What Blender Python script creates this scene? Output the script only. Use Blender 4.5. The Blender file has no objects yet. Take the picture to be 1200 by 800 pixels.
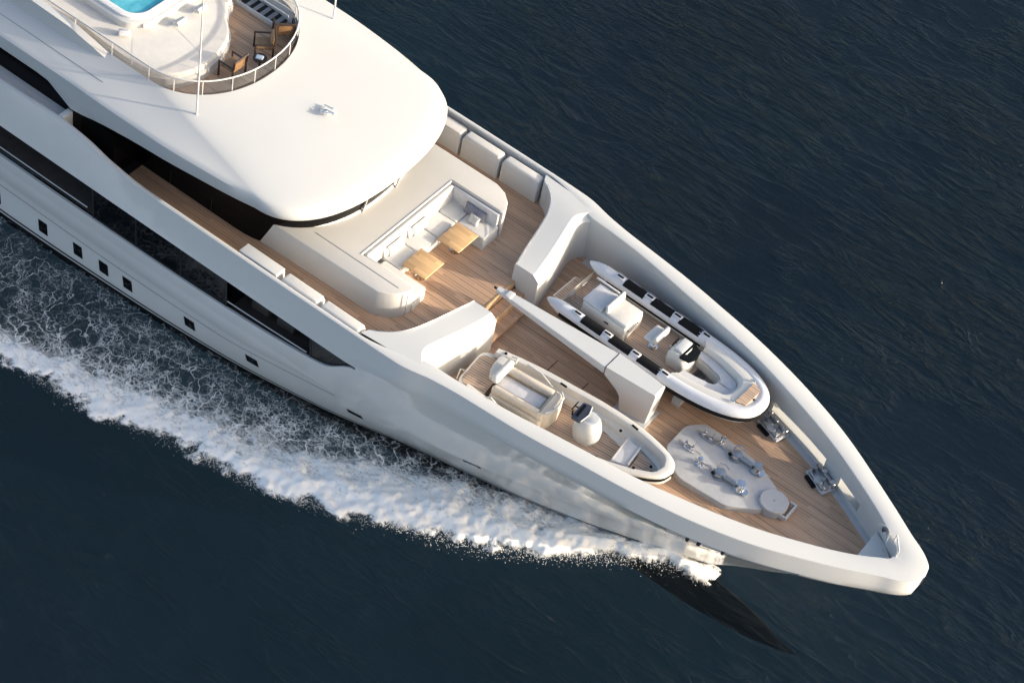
import bpy, bmesh, math, random
import numpy as np
from mathutils import Vector, Matrix
random.seed(7); rng = np.random.default_rng(11)
PI = math.pi
sc = bpy.context.scene
col = sc.collection

# ------------------------------------------------------------------ camera, sky, sun, exposure
cd = bpy.data.cameras.new('camera'); cam = bpy.data.objects.new('camera', cd); col.objects.link(cam); sc.camera = cam
RV = ((0.7926942108759101, 0.5899945866090427, 0.1534349237163536), (-0.5277253733868122, 0.5381137191103998, 0.6572210857762579), (-0.3051914453708819, 0.6019468523692092, -0.7379147434461745))
mw = Matrix(((RV[0][0], RV[1][0], -RV[2][0], 22.0712), (RV[0][1], RV[1][1], -RV[2][1], -42.4865), (RV[0][2], RV[1][2], -RV[2][2], 51.1492), (0, 0, 0, 1)))
cam.matrix_world = mw
cd.sensor_width = 36; cd.lens = 75; cd.clip_start = .5; cd.clip_end = 6000
SUN_AZ, SUN_EL = 24.0, 14.0
w = bpy.data.worlds.new('World'); sc.world = w; w.use_nodes = True
nt = w.node_tree; nt.nodes.clear()
sky = nt.nodes.new('ShaderNodeTexSky'); sky.sky_type = 'NISHITA'; sky.sun_disc = False; sky.dust_density = 4.0; sky.air_density = .85; sky.ozone_density = .5
sky.sun_elevation = math.radians(SUN_EL); sky.sun_rotation = math.radians(90 - SUN_AZ)
bg = nt.nodes.new('ShaderNodeBackground'); bg.inputs[1].default_value = .15
ow = nt.nodes.new('ShaderNodeOutputWorld'); nt.links.new(sky.outputs[0], bg.inputs[0]); nt.links.new(bg.outputs[0], ow.inputs[0])
sl = bpy.data.lights.new('sun', 'SUN'); sl.energy = 3.0; sl.angle = math.radians(.6); sl.color = (1, .90, .74)
so = bpy.data.objects.new('sun', sl); col.objects.link(so)
sd = Vector((math.cos(math.radians(SUN_EL))*math.cos(math.radians(SUN_AZ)), math.cos(math.radians(SUN_EL))*math.sin(math.radians(SUN_AZ)), math.sin(math.radians(SUN_EL))))
so.rotation_euler = sd.to_track_quat('Z', 'Y').to_euler(); so.location = sd*60
sc.view_settings.view_transform = 'Standard'; sc.view_settings.look = 'None'; sc.view_settings.gamma = 1
sc.view_settings.use_curve_mapping = False; sc.view_settings.exposure = 1.22
SEA = -5.0

# ------------------------------------------------------------------ materials
def nodes(name):
    m = bpy.data.materials.new(name); m.use_nodes = True
    t = m.node_tree; b = t.nodes['Principled BSDF']
    return m, t, b
def N(t, typ, **kw):
    n = t.nodes.new(typ)
    for k, v in kw.items(): setattr(n, k, v)
    return n
def tc(t, scale=(1, 1, 1), rot=(0, 0, 0), space='Object'):
    c = N(t, 'ShaderNodeTexCoord'); mp = N(t, 'ShaderNodeMapping')
    mp.inputs['Scale'].default_value = scale; mp.inputs['Rotation'].default_value = rot
    t.links.new(c.outputs[space], mp.inputs[0]); return mp.outputs[0]
def noise(t, vec, scale, detail=4, rough=.55, dist=0):
    n = N(t, 'ShaderNodeTexNoise'); n.inputs['Scale'].default_value = scale; n.inputs['Detail'].default_value = detail
    n.inputs['Roughness'].default_value = rough; n.inputs['Distortion'].default_value = dist
    if vec is not None: t.links.new(vec, n.inputs['Vector'])
    return n.outputs[0]
def ramp(t, fac, stops):
    r = N(t, 'ShaderNodeValToRGB'); e = r.color_ramp.elements
    while len(e) < len(stops): e.new(.5)
    for i, (p, c) in enumerate(stops):
        e[i].position = p; e[i].color = (*c, 1) if len(c) == 3 else c
    t.links.new(fac, r.inputs[0]); return r.outputs[0]
def mat(name, c, rough=.4, metal=0, coat=0, var=.06, vs=3., bump=0, bs=60., spec=.5, trans=0, space='Object'):
    m, t, b = nodes(name)
    v = tc(t, space=space)
    f = noise(t, v, vs, 5)
    lo = tuple(x*(1-var) for x in c); hi = tuple(min(1, x*(1+var)) for x in c)
    t.links.new(ramp(t, f, [(.3, lo), (.7, hi)]), b.inputs['Base Color'])
    rr = N(t, 'ShaderNodeMapRange'); rr.inputs[3].default_value = rough*.8; rr.inputs[4].default_value = min(1, rough*1.25)
    t.links.new(noise(t, v, vs*2.3, 3), rr.inputs[0]); t.links.new(rr.outputs[0], b.inputs['Roughness'])
    b.inputs['Metallic'].default_value = metal; b.inputs['Coat Weight'].default_value = coat; b.inputs['Coat Roughness'].default_value = .06
    b.inputs['Specular IOR Level'].default_value = spec; b.inputs['Transmission Weight'].default_value = trans
    if bump:
        bp = N(t, 'ShaderNodeBump'); bp.inputs['Strength'].default_value = bump; bp.inputs['Distance'].default_value = .01
        t.links.new(noise(t, v, bs, 3), bp.inputs['Height']); t.links.new(bp.outputs[0], b.inputs['Normal'])
    return m
WHITE = mat('gelcoat_white', (.545, .555, .555), .32, coat=.25, var=.012, vs=.6)
CAPW = mat('cap_white', (.545, .555, .555), .4, coat=.1, var=.012, vs=.8)
WARM = mat('trunk_warm_white', (.52, .51, .49), .5, var=.02, vs=1.2)
CUSH = mat('cushion_fabric', (.58, .57, .55), .85, var=.05, vs=6, bump=.35, bs=160)
PADC = mat('sunpad_vinyl', (.60, .585, .555), .7, var=.04, vs=4, bump=.2, bs=90)
GREYC = mat('slate_cushion', (.20, .21, .26), .85, var=.12, vs=8, bump=.4, bs=200)
LILAC = mat('light_grey_fabric', (.55, .55, .57), .85, var=.06, vs=6, bump=.3, bs=150)
GREYP = mat('grey_nonskid_paint', (.45, .455, .465), .6, var=.05, vs=5, bump=.2, bs=300)
BLACKG = mat('black_window_glass', (.004, .005, .006), .03, var=.2, spec=.16)
TINT = mat('tinted_house_glass', (.004, .004, .005), .12, var=.2, spec=.08)
DARK = mat('dark_interior', (.012, .012, .014), .5, var=.3)
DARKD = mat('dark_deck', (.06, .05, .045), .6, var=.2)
RUB = mat('black_rubber', (.008, .008, .009), .7, var=.2, vs=10, spec=.15)
TUBE = mat('tube_hypalon', (.62, .63, .66), .5, var=.03, vs=3, bump=.1, bs=120)
TWHITE = mat('tender_gelcoat', (.62, .60, .56), .35, coat=.3, var=.02, vs=2)
BEIGE = mat('beige_vinyl', (.60, .53, .44), .6, var=.06, vs=4, bump=.2, bs=90)
CHROME = mat('polished_steel', (.75, .75, .76), .14, metal=1, var=.05, vs=12)
STEEL = mat('brushed_steel', (.45, .46, .48), .32, metal=1, var=.12, vs=12)
GLINE = mat('grey_seam', (.16, .17, .19), .6)
MGREY = mat('mid_grey', (.30, .31, .33), .5)
NAVY = mat('helm_navy', (.03, .035, .055), .3, coat=.4)
AMBER = mat('amber_wicker', (.30, .18, .09), .6, var=.2, vs=20, bump=.4, bs=80)
DWOOD = mat('dark_wood_frame', (.05, .03, .022), .5, var=.2, vs=10)
ANTI = mat('antifouling', (.030, .017, .011), .7, var=.25, vs=2)
OPEN = mat('opening_dark', (.01, .01, .012), .6)
POOLTILE = mat('pool_tile', (.10, .42, .56), .3, var=.18, vs=2.5)

def hull_mat():
    m, t, b = nodes('hull_paint')
    v = tc(t)
    f = noise(t, v, .5, 4)
    basec = ramp(t, f, [(.3, (.84, .83, .815)), (.7, (.86, .85, .83))])
    sp = N(t, 'ShaderNodeSeparateXYZ'); t.links.new(v, sp.inputs[0])
    z = N(t, 'ShaderNodeMath', operation='ADD'); z.inputs[1].default_value = 5.2; t.links.new(sp.outputs[2], z.inputs[0])   # object z: root at 0
    r = N(t, 'ShaderNodeValToRGB'); r.color_ramp.interpolation = 'CONSTANT'
    e = r.color_ramp.elements; e[0].position = 0; e[0].color = (.012, .012, .016, 1)
    e[1].position = .50; e[1].color = (0, 0, 0, 0)
    x = e.new(.40); x.color = (.7, .7, .7, 1)
    x = e.new(.455); x.color = (.012, .012, .016, 1)
    t.links.new(z.outputs[0], r.inputs[0])
    mx = N(t, 'ShaderNodeMix', data_type='RGBA'); t.links.new(r.outputs[1], mx.inputs[0]); t.links.new(basec, mx.inputs[6]); t.links.new(r.outputs[0], mx.inputs[7])
    t.links.new(mx.outputs[2], b.inputs['Base Color'])
    b.inputs['Roughness'].default_value = .22; b.inputs['Coat Weight'].default_value = .7; b.inputs['Coat Roughness'].default_value = .05
    bp = N(t, 'ShaderNodeBump'); bp.inputs['Strength'].default_value = .03; bp.inputs['Distance'].default_value = .1
    t.links.new(noise(t, v, 1.2, 2), bp.inputs['Height']); t.links.new(bp.outputs[0], b.inputs['Normal'])
    return m
HULL = hull_mat()

def teak(name, base=(.48, .31, .20), pitch=.115, rot=0., caulk=(.58, .47, .38), cw=.11, space='Object'):
    m, t, b = nodes(name)
    v = tc(t, rot=(0, 0, rot), space=space)
    sp = N(t, 'ShaderNodeSeparateXYZ'); t.links.new(v, sp.inputs[0])
    d = N(t, 'ShaderNodeMath', operation='DIVIDE'); d.inputs[1].default_value = pitch; t.links.new(sp.outputs[1], d.inputs[0])
    fr = N(t, 'ShaderNodeMath', operation='FRACT'); t.links.new(d.outputs[0], fr.inputs[0])
    fl = N(t, 'ShaderNodeMath', operation='FLOOR'); t.links.new(d.outputs[0], fl.inputs[0])
    # staggered butt joints along x
    wn = N(t, 'ShaderNodeTexWhiteNoise', noise_dimensions='1D'); t.links.new(fl.outputs[0], wn.inputs[1])
    ml = N(t, 'ShaderNodeMath', operation='MULTIPLY'); ml.inputs[1].default_value = 2.3; t.links.new(wn.outputs[0], ml.inputs[0])
    ad = N(t, 'ShaderNodeMath', operation='ADD'); t.links.new(sp.outputs[0], ad.inputs[0]); t.links.new(ml.outputs[0], ad.inputs[1])
    dv = N(t, 'ShaderNodeMath', operation='DIVIDE'); dv.inputs[1].default_value = 2.3; t.links.new(ad.outputs[0], dv.inputs[0])
    fl2 = N(t, 'ShaderNodeMath', operation='FLOOR'); t.links.new(dv.outputs[0], fl2.inputs[0])
    cb = N(t, 'ShaderNodeCombineXYZ'); t.links.new(fl.outputs[0], cb.inputs[0]); t.links.new(fl2.outputs[0], cb.inputs[1])
    w2 = N(t, 'ShaderNodeTexWhiteNoise', noise_dimensions='3D'); t.links.new(cb.outputs[0], w2.inputs[0])
    c1 = ramp(t, w2.outputs[0], [(0, tuple(x*.78 for x in base)), (.5, base), (1, tuple(min(1, x*1.22) for x in base))])
    gv = tc(t, scale=(1.2, 22, 1), rot=(0, 0, rot), space=space)
    g = noise(t, gv, 1.6, 6, .6)
    gr = ramp(t, g, [(.25, (.80, .78, .76)), (.75, (1.12, 1.10, 1.08))])
    mx = N(t, 'ShaderNodeMix', data_type='RGBA', blend_type='MULTIPLY'); mx.inputs[0].default_value = 1
    t.links.new(c1, mx.inputs[6]); t.links.new(gr, mx.inputs[7])
    big = ramp(t, noise(t, tc(t, space=space), .45, 5, .6), [(.3, (.90, .89, .88)), (.7, (1.08, 1.07, 1.06))])
    m3 = N(t, 'ShaderNodeMix', data_type='RGBA', blend_type='MULTIPLY'); m3.inputs[0].default_value = 1
    t.links.new(mx.outputs[2], m3.inputs[6]); t.links.new(big, m3.inputs[7])
    lt = N(t, 'ShaderNodeMath', operation='LESS_THAN'); lt.inputs[1].default_value = cw; t.links.new(fr.outputs[0], lt.inputs[0])
    m2 = N(t, 'ShaderNodeMix', data_type='RGBA'); m2.inputs[7].default_value = (*caulk, 1)
    t.links.new(lt.outputs[0], m2.inputs[0]); t.links.new(m3.outputs[2], m2.inputs[6])
    t.links.new(m2.outputs[2], b.inputs['Base Color'])
    b.inputs['Roughness'].default_value = .62
    return m
TEAK = teak('teak_deck')
TEAKS = teak('sundeck_teak', base=(.50, .33, .21), pitch=.12)
TEAKT = teak('tender_teak', base=(.40, .27, .18), pitch=.10, caulk=(.55, .50, .45), cw=.22)
TABLEW = teak('oak_table_top', base=(.60, .40, .21), pitch=.14, caulk=(.50, .33, .17), cw=.04)
NOSE = teak('stair_nosing_wood', base=(.62, .44, .22), pitch=.5, caulk=(.5, .3, .2), cw=.02)
def glass_mat(name, tint=(.75, .78, .78), tr=.8):
    m, t, b = nodes(name)
    t.nodes.remove(b)
    a = N(t, 'ShaderNodeBsdfTransparent'); a.inputs[0].default_value = (*tint, 1)
    g = N(t, 'ShaderNodeBsdfGlossy'); g.inputs['Roughness'].default_value = .05
    n = noise(t, tc(t), 3, 2); mr = N(t, 'ShaderNodeMapRange'); mr.inputs[3].default_value = 1-tr; mr.inputs[4].default_value = 1-tr+.06; t.links.new(n, mr.inputs[0])
    x = N(t, 'ShaderNodeMixShader'); t.links.new(mr.outputs[0], x.inputs[0]); t.links.new(a.outputs[0], x.inputs[1]); t.links.new(g.outputs[0], x.inputs[2])
    t.links.new(x.outputs[0], t.nodes['Material Output'].inputs[0]); return m
RAILG = glass_mat('rail_glass', (.80, .77, .75), .88)

# ------------------------------------------------------------------ mesh helpers
class MB:
    def __init__(s): s.v = []; s.f = []
    def add(s, vs, fs):
        o = len(s.v); s.v += [tuple(map(float, p)) for p in vs]; s.f += [tuple(i+o for i in f) for f in fs]; return s
    def bm(s, b, M=None):
        if M is not None: b.transform(M)
        b.verts.index_update(); s.add([v.co[:] for v in b.verts], [[v.index for v in f.verts] for f in b.faces]); b.free(); return s
    def box(s, c, size, r=0, rz=0, seg=3, ry=0, rx=0, taper=1):
        b = bmesh.new(); bmesh.ops.create_cube(b, size=1)
        for v in b.verts:
            k = taper if v.co.z > 0 else 1
            v.co = Vector((v.co.x*size[0]*k, v.co.y*size[1]*k, v.co.z*size[2]))
        if r: bmesh.ops.bevel(b, geom=list(b.edges), offset=min(r, .49*min(size)), segments=seg, affect='EDGES', profile=.5)
        return s.bm(b, Matrix.Translation(c) @ Matrix.Rotation(rz, 4, 'Z') @ Matrix.Rotation(ry, 4, 'Y') @ Matrix.Rotation(rx, 4, 'X'))
    def prism(s, poly, z0, z1, r=0, seg=3):
        b = bmesh.new(); vs = [b.verts.new((p[0], p[1], z0)) for p in poly]
        f = b.faces.new(vs); f.normal_update()
        if f.normal.z > 0: f.normal_flip()
        e = bmesh.ops.extrude_face_region(b, geom=[f]); up = [g for g in e['geom'] if isinstance(g, bmesh.types.BMVert)]
        for v in up: v.co.z = z1
        if r:
            ed = [g for g in b.edges if all(v in up for v in g.verts)]
            bmesh.ops.bevel(b, geom=ed, offset=r, segments=seg, affect='EDGES', profile=.5)
        big = [f for f in b.faces if len(f.verts) > 4]
        bmesh.ops.triangulate(b, faces=big)
        return s.bm(b)
    def loft(s, rings, closed=True, cap0=False, cap1=False):
        n = len(rings[0]); o = []
        for r in rings: o += list(r)
        fs = []
        for i in range(len(rings)-1):
            for j in range(n if closed else n-1):
                k = (j+1) % n
                fs.append((i*n+j, i*n+k, (i+1)*n+k, (i+1)*n+j))
        if cap0: fs.append(tuple(reversed(range(n))))
        if cap1: fs.append(tuple((len(rings)-1)*n+j for j in range(n)))
        return s.add(o, fs)
    def tube(s, pts, r, n=8, caps=True):
        pts = [Vector(p) for p in pts]; rings = []
        rr = r if isinstance(r, (list, tuple)) else [r]*len(pts)
        prev = None
        for i, p in enumerate(pts):
            d = (pts[min(i+1, len(pts)-1)]-pts[max(i-1, 0)]).normalized()
            a = d.orthogonal().normalized() if prev is None else (prev-d*prev.dot(d)).normalized()
            prev = a; b_ = d.cross(a)
            rings.append([p+(a*math.cos(2*PI*k/n)+b_*math.sin(2*PI*k/n))*rr[i] for k in range(n)])
        return s.loft(rings, True, caps, caps)
    def lathe(s, prof, c=(0, 0, 0), n=20, M=None):
        rings = [[(r*math.cos(2*PI*k/n), r*math.sin(2*PI*k/n), z) for k in range(n)] for r, z in prof]
        if M is not None: rings = [[(M @ Vector(p)) for p in rg] for rg in rings]
        rings = [[(p[0]+c[0], p[1]+c[1], p[2]+c[2]) for p in rg] for rg in rings]
        return s.loft(rings, True, True, True)
    def build(s, name, m, parent=None, world=True, ang=35, flat=False, solid=0):
        me = bpy.data.meshes.new(name); me.from_pydata(s.v, [], s.f); me.validate(); me.update()
        b = bmesh.new(); b.from_mesh(me); bmesh.ops.remove_doubles(b, verts=b.verts, dist=1e-5)
        bmesh.ops.recalc_face_normals(b, faces=b.faces); b.to_mesh(me); b.free()
        if not flat:
            me.polygons.foreach_set('use_smooth', [True]*len(me.polygons)); me.set_sharp_from_angle(angle=math.radians(ang))
        me.materials.append(m)
        o = bpy.data.objects.new(name, me); col.objects.link(o)
        if parent is not None:
            o.parent = parent
            if world: me.transform(world_m(parent).inverted())
        if solid:
            md = o.modifiers.new('solidify', 'SOLIDIFY'); md.thickness = solid; md.offset = 0
        return o
def world_m(o):
    m = Matrix.Translation(o.location) @ o.rotation_euler.to_matrix().to_4x4()
    return world_m(o.parent) @ m if o.parent else m
def tag(o, label=None, cat=None, group=None, kind=None):
    for k, v in (('label', label), ('category', cat), ('group', group), ('kind', kind)):
        if v: o[k] = v
    return o
def thing(name, label, cat, loc=(0, 0, 0), rz=0, group=None):
    o = bpy.data.objects.new(name, None); o.empty_display_size = .3; col.objects.link(o); o.location = loc; o.rotation_euler = (0, 0, rz)
    return tag(o, label, cat, group)
def copy_tree(o, parent=None):
    c = o.copy(); col.objects.link(c)
    if parent: c.parent = parent
    for ch in list(o.children): copy_tree(ch, c)
    return c
def clone(o, loc, rz, label):
    c = copy_tree(o); c.location = loc; c.rotation_euler = (0, 0, rz); c['label'] = label; return c
def pchip(xs, ys):
    xs = np.array(xs, float); ys = np.array(ys, float); h = np.diff(xs); d = np.diff(ys)/h; m = np.zeros_like(ys)
    for i in range(1, len(xs)-1):
        if d[i-1]*d[i] > 0:
            w1 = 2*h[i]+h[i-1]; w2 = h[i]+2*h[i-1]; m[i] = (w1+w2)/(w1/d[i-1]+w2/d[i])
    m[0] = d[0]; m[-1] = d[-1]
    def f(x):
        x = np.clip(x, xs[0], xs[-1]); i = np.clip(np.searchsorted(xs, x)-1, 0, len(xs)-2)
        t = (x-xs[i])/h[i]
        return (2*t**3-3*t**2+1)*ys[i]+(t**3-2*t**2+t)*h[i]*m[i]+(-2*t**3+3*t**2)*ys[i+1]+(t**3-t**2)*h[i]*m[i+1]
    return f
def smooth_closed(P, n=8):
    out = []; L = len(P)
    for i in range(L):
        p0, p1, p2, p3 = [Vector(P[(i+k-1) % L]) for k in range(4)]
        for j in range(n):
            t = j/n
            out.append(.5*((2*p1)+(-p0+p2)*t+(2*p0-5*p1+4*p2-p3)*t*t+(-p0+3*p1-3*p2+p3)*t**3))
    return [tuple(p) for p in out]
def round_poly(P, r, n=5):
    out = []; L = len(P)
    for i in range(L):
        p = Vector(P[i][:2]); a = Vector(P[i-1][:2])-p; b = Vector(P[(i+1) % L][:2])-p
        k = min(r, .45*a.length, .45*b.length); A = p+a.normalized()*k; B = p+b.normalized()*k
        for j in range(n+1):
            t = j/n; q = A*(1-t)**2+p*2*t*(1-t)+B*t*t; out.append((q.x, q.y))
    return out

# ------------------------------------------------------------------ hull form (x towards the bow, y to port, z up, sea at -5)
sheer = pchip([-60, -20, -17.6, -15, -14.5, -13.6, -12.6, -11, -2, 0, 4, 6, 8, 10, 12, 14, 16.2], [2.0, 2.0, 2.02, 2.10, 2.06, 1.93, 1.66, 1.46, 1.44, 1.42, 1.3, 1.24, 1.13, 1.0, .88, .78, .72])
CO = pchip([-60, -20, -8, -2.3, -.55, .65, 1.5, 2.5, 3.7, 4.7, 5.5, 7.2, 9, 10.4, 11.5, 12.8, 14.1, 15.0, 15.5, 15.8, 15.95, 16.02], [5.3, 5.3, 5.27, 5.24, 5.20, 4.95, 4.83, 4.74, 4.63, 4.5, 4.37, 4.1, 3.70, 3.28, 2.86, 2.23, 1.54, 1.02, .76, .53, .33, 0])
CI = pchip([-60, -2.2, -.6, .15, .8, 2, 3.3, 4.4, 5.5, 7.25, 9.3, 11.1, 12.5, 14, 14.6, 14.85, 14.92], [5.17, 5.08, 4.75, 4.45, 4.42, 4.33, 4.15, 3.96, 3.78, 3.48, 2.93, 2.32, 1.68, .86, .42, .22, 0])
stem_tab = pchip([-7.4, -5, -4.04, -3.5, -2.86, -1.45, -.7, -.25, .2, .5, 1], [7.8, 9.5, 10.6, 11.4, 12.25, 13.95, 15.1, 15.78, 15.99, 16.01, 16.02])
LV = [  # level z(s) tables and half breadth y(x)
    (pchip([-60, 16], [-7.4, -7.4]), pchip([-60, -10, 0, 7.8], [3.6, 3.3, 1.4, 0])),
    (pchip([-60, 16], [-5, -5]), pchip([-60, -18, -12, -8, -4, -1, 1, 3, 5, 7, 8.8, 9.5], [4.9, 4.9, 4.72, 4.42, 3.78, 3.02, 2.6, 2.18, 1.65, 1.0, .3, 0])),
    (pchip([-60, 16], [-3.2, -3.2]), pchip([-60, -18, -8, -4, 0, 4, 7, 10, 11.82], [5.05, 5.03, 4.93, 4.58, 3.95, 2.95, 2.0, .85, 0])),
    (pchip([-60, 16], [-1.45, -1.45]), pchip([-60, -18, -8, -4, 0, 4, 8, 11, 13, 13.9], [5.28, 5.27, 5.23, 5.1, 4.72, 3.95, 2.85, 1.65, .6, 0])),
    (pchip([-60, -2.6, -1, .6, 3.5, 6.4, 9, 11.3, 12.4, 13.8, 16], [.02, .05, .4, .6, .55, .45, .3, .18, .10, .02, .10]), None),
    (sheer, CO)]
def level_y(k, s, x):
    return max(0, CO(x)+.035) if k == 4 else LV[k][1](x)
def HP(s, z):
    """hull point for station s and height z -> (x, |y|)"""
    st = float(stem_tab(z)); x = s if s < 6 else 6+(s-6)/10.02*(st-6)
    zs = []; ys = []
    for k in range(6):
        zk = float(LV[k][0](s)); stk = float(stem_tab(zk)); xk = s if s < 6 else 6+(s-6)/10.02*(stk-6)
        zs.append(zk); ys.append(float(level_y(k, s, xk)) if s < 16.0 else 0.)
    if z >= zs[4]:
        t = (z-zs[4])/(zs[5]-zs[4]); y = ys[4]*(1-t)+ys[5]*t
    else: y = float(pchip(zs[:5], ys[:5])(z))
    return x, y
def HY(x, z):
    st = float(stem_tab(z)); s = x if x < 6 else 6+(x-6)*10.02/(st-6)
    return HP(s, z)[1]
WB = pchip([-60, -17.6, -11, -7.4, -3.9, -3.3, -2.0, -1, 0.5, 3, 6, 16], [-1.5, -1.5, -1.45, -1.32, -1.07, -.95, -.06, -.25, -.35, -.35, -.3, -.3])
WT = pchip([-60, -2.6, -2.0, -1, .5, 3, 6, 9, 12, 16], [.02, .04, .06, .1, .14, .16, .2, .2, .14, -.12])
stations = sorted(set(list(np.arange(-60, -20, 4.)) + list(np.round(np.arange(-20, 14.01, .25), 4)) + [-13.3, -7.4, -3.9, -2.0] + list(np.round(np.arange(14.1, 15.6, .1), 3)) + [15.6, 15.7, 15.78, 15.86, 15.89, 15.92, 15.94, 15.96, 15.975, 15.99, 16.0, 16.01, 16.015, 16.02]))

yacht = thing('superyacht', 'white superyacht under way with teak decks, black window bands and curved roof', 'yacht', (0, 0, 0))

def hull_rows(s):
    z4 = float(LV[4][0](s)); zt = float(sheer(s)); wb = float(WB(s)); wt = float(WT(s))
    rows = [-5.3, -5.0, -4.8, -4.6, -4.2, -3.8, -3.4, -3.0, -2.6, -2.2]
    rows += [wb-.4, wb-.08, wb, wb+(wt-wb)/3, wb+2*(wt-wb)/3, wt]
    z4 = max(z4, wt+.02); rows += [wt+(z4-wt)*.5, z4, z4+(zt-z4)*.33, z4+(zt-z4)*.66, zt-.03]
    return rows
RWB, RWT = 12, 15
SLOT = lambda s: 9.0 <= s < 12.9
def build_hull():
    mb = MB(); nr = len(hull_rows(0))
    for side in (-1, 1):
        vs = []; fs = []
        for s in stations:
            for z in hull_rows(s):
                x, y = HP(s, z); vs.append((x, side*y, z))
        for i in range(len(stations)-1):
            a, b = stations[i], stations[i+1]
            for j in range(nr-1):
                if RWB <= j < RWT:
                    if b <= -2.0+1e-6: continue
                    if SLOT(a): continue
                fs.append((i*nr+j, (i+1)*nr+j, (i+1)*nr+j+1, i*nr+j+1))
        mb.add(vs, fs)
    return mb.build('hull', HULL, yacht, ang=30)
build_hull()
# rounded cap rail on top of the bulwark
def cap():
    mb = MB()
    for side in (-1, 1):
        rings = []
        st = [s for s in stations]
        for s in st:
            xo = s; yo = float(CO(s)); z = float(sheer(s))
            # inner edge point: matched along x until the bow, then towards the inner end
            xi = s if s < 12 else 12+(s-12)/4.02*2.92
            yi = float(CI(xi)); zi = float(sheer(xi))
            p = Vector((xo, yo)); q = Vector((xi, yi)); d = (q-p); L = d.length
            e = min(.05, L*.35)/L
            ring = [(p.x, p.y, z-.03)]
            A = p.lerp(q, e*.3); ring.append((A.x, A.y, z-.008))
            A = p.lerp(q, e); ring.append((A.x, A.y, z))
            B = p.lerp(q, .5); ring.append((B.x, B.y, (z+zi)/2+.008))
            A = p.lerp(q, 1-e); ring.append((A.x, A.y, zi))
            A = p.lerp(q, 1-e*.3); ring.append((A.x, A.y, zi-.008))
            ring.append((q.x, q.y, zi-.04))
            rings.append([(a, side*b, c) for a, b, c in ring])
        mb.loft(rings, closed=False)
    return mb.build('bulwark_cap', CAPW, yacht, ang=30)
cap()
# inner bulwark lining, with the fairlead slot cut through beside the anchor gear
def lining():
    mb = MB()
    xs = list(np.round(np.arange(-24, 14.6, .25), 3))+[14.6, 14.7, 14.78, 14.85, 14.9, 14.92]
    for side in (-1, 1):
        vs = []; fs = []
        for x in xs:
            y = float(CI(x)); z1 = float(sheer(x))-.04
            for k, z in enumerate((-.62, -.26, .12, .3, z1) if x >= -.5 else (.30, .31, .32, .33, z1)):
                f = 0 if x > 14 else .06*(z1-z)/1.5 if x > 0 else 0
                vs.append((x-(.12*(z1-z) if x > 13.8 else 0)*0, side*(y+f*(1 if k < 4 else 0)), z))
        for i in range(len(xs)-1):
            for j in range(4):
                if j == 1 and (8.6 <= xs[i] < 11.2 or 11.9 <= xs[i] < 12.85): continue
                fs.append((i*5+j, (i+1)*5+j, (i+1)*5+j+1, i*5+j+1))
        mb.add(vs, fs)
        # sill and head between lining and shell
        for (a, b) in ((8.5, 13.0),):
            xx = list(np.round(np.arange(a, b+.01, .25), 3))
            for zz in (-.26, .12):
                mb.loft([[(x, side*(float(CI(x))+.02), zz), (x, side*(HY(x, zz+(-.04 if zz < 0 else .05))-.01), zz+(-.04 if zz < 0 else .05))] for x in xx], closed=False)
    return mb.build('bulwark_lining', WHITE, yacht, ang=30)
lining()
# knee brackets (light bars) standing in the slot
# ------------------------------------------------------------------ decks
def deck(name, z, xs, yf, m, mbz=None):
    mb = MB(); mb.loft([[(x, -yf(x), z), (x, 0, z), (x, yf(x), z)] for x in xs], closed=False)
    return mb.build(name, m, yacht, ang=30)
deck('foredeck', -.5, list(np.arange(-.6, 14.7, .3))+[14.8, 14.92], lambda x: float(CI(x))+.10, TEAK)
mb = MB()
for side in (-1, 1):
    mb.loft([[(x, side*(float(CI(x))+.09), -.494), (x, side*max(.0, float(CI(x))-.20), -.494), (x, side*max(.0, float(CI(x))-.215), -.5)] for x in np.arange(.3, 14.4, .3)], closed=False)
mb.build('waterway_margin', GREYP, yacht)
for side in (-1, 1):
    mb = MB(); mb.loft([[(x, side*max(.0, float(CI(x))-.212), -.495), (x, side*max(.0, float(CI(x))-.34), -.495)] for x in np.arange(.3, 14.0, .3)], closed=False); mb.build('margin_board', teak('margin_teak', pitch=3.0, cw=.0), yacht)
deck('upper_deck', .35, list(np.arange(-30, -.5, .59))+[-.45], lambda x: 5.06 if x < -2.2 else 4.7, TEAK)
# steps between the breakwaters
mb = MB(); mb.box((-.20, -.05, -.09), (.42, 2.5, .32)); mb.box((.10, -.05, -.26), (.5, 2.5, .18))
mb.build('step', TEAK, yacht)
mb = MB(); mb.box((-.47, -.05, .352), (.07, 2.4, .03), .01); mb.box((-.02, -.05, .072), (.05, 2.4, .02), .005); mb.build('stair_nosing', NOSE, yacht)
mb = MB(); mb.box((-.46, -.05, .17), (.02, 2.4, .34)); mb.build('stair_riser', TEAK, yacht)

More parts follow.
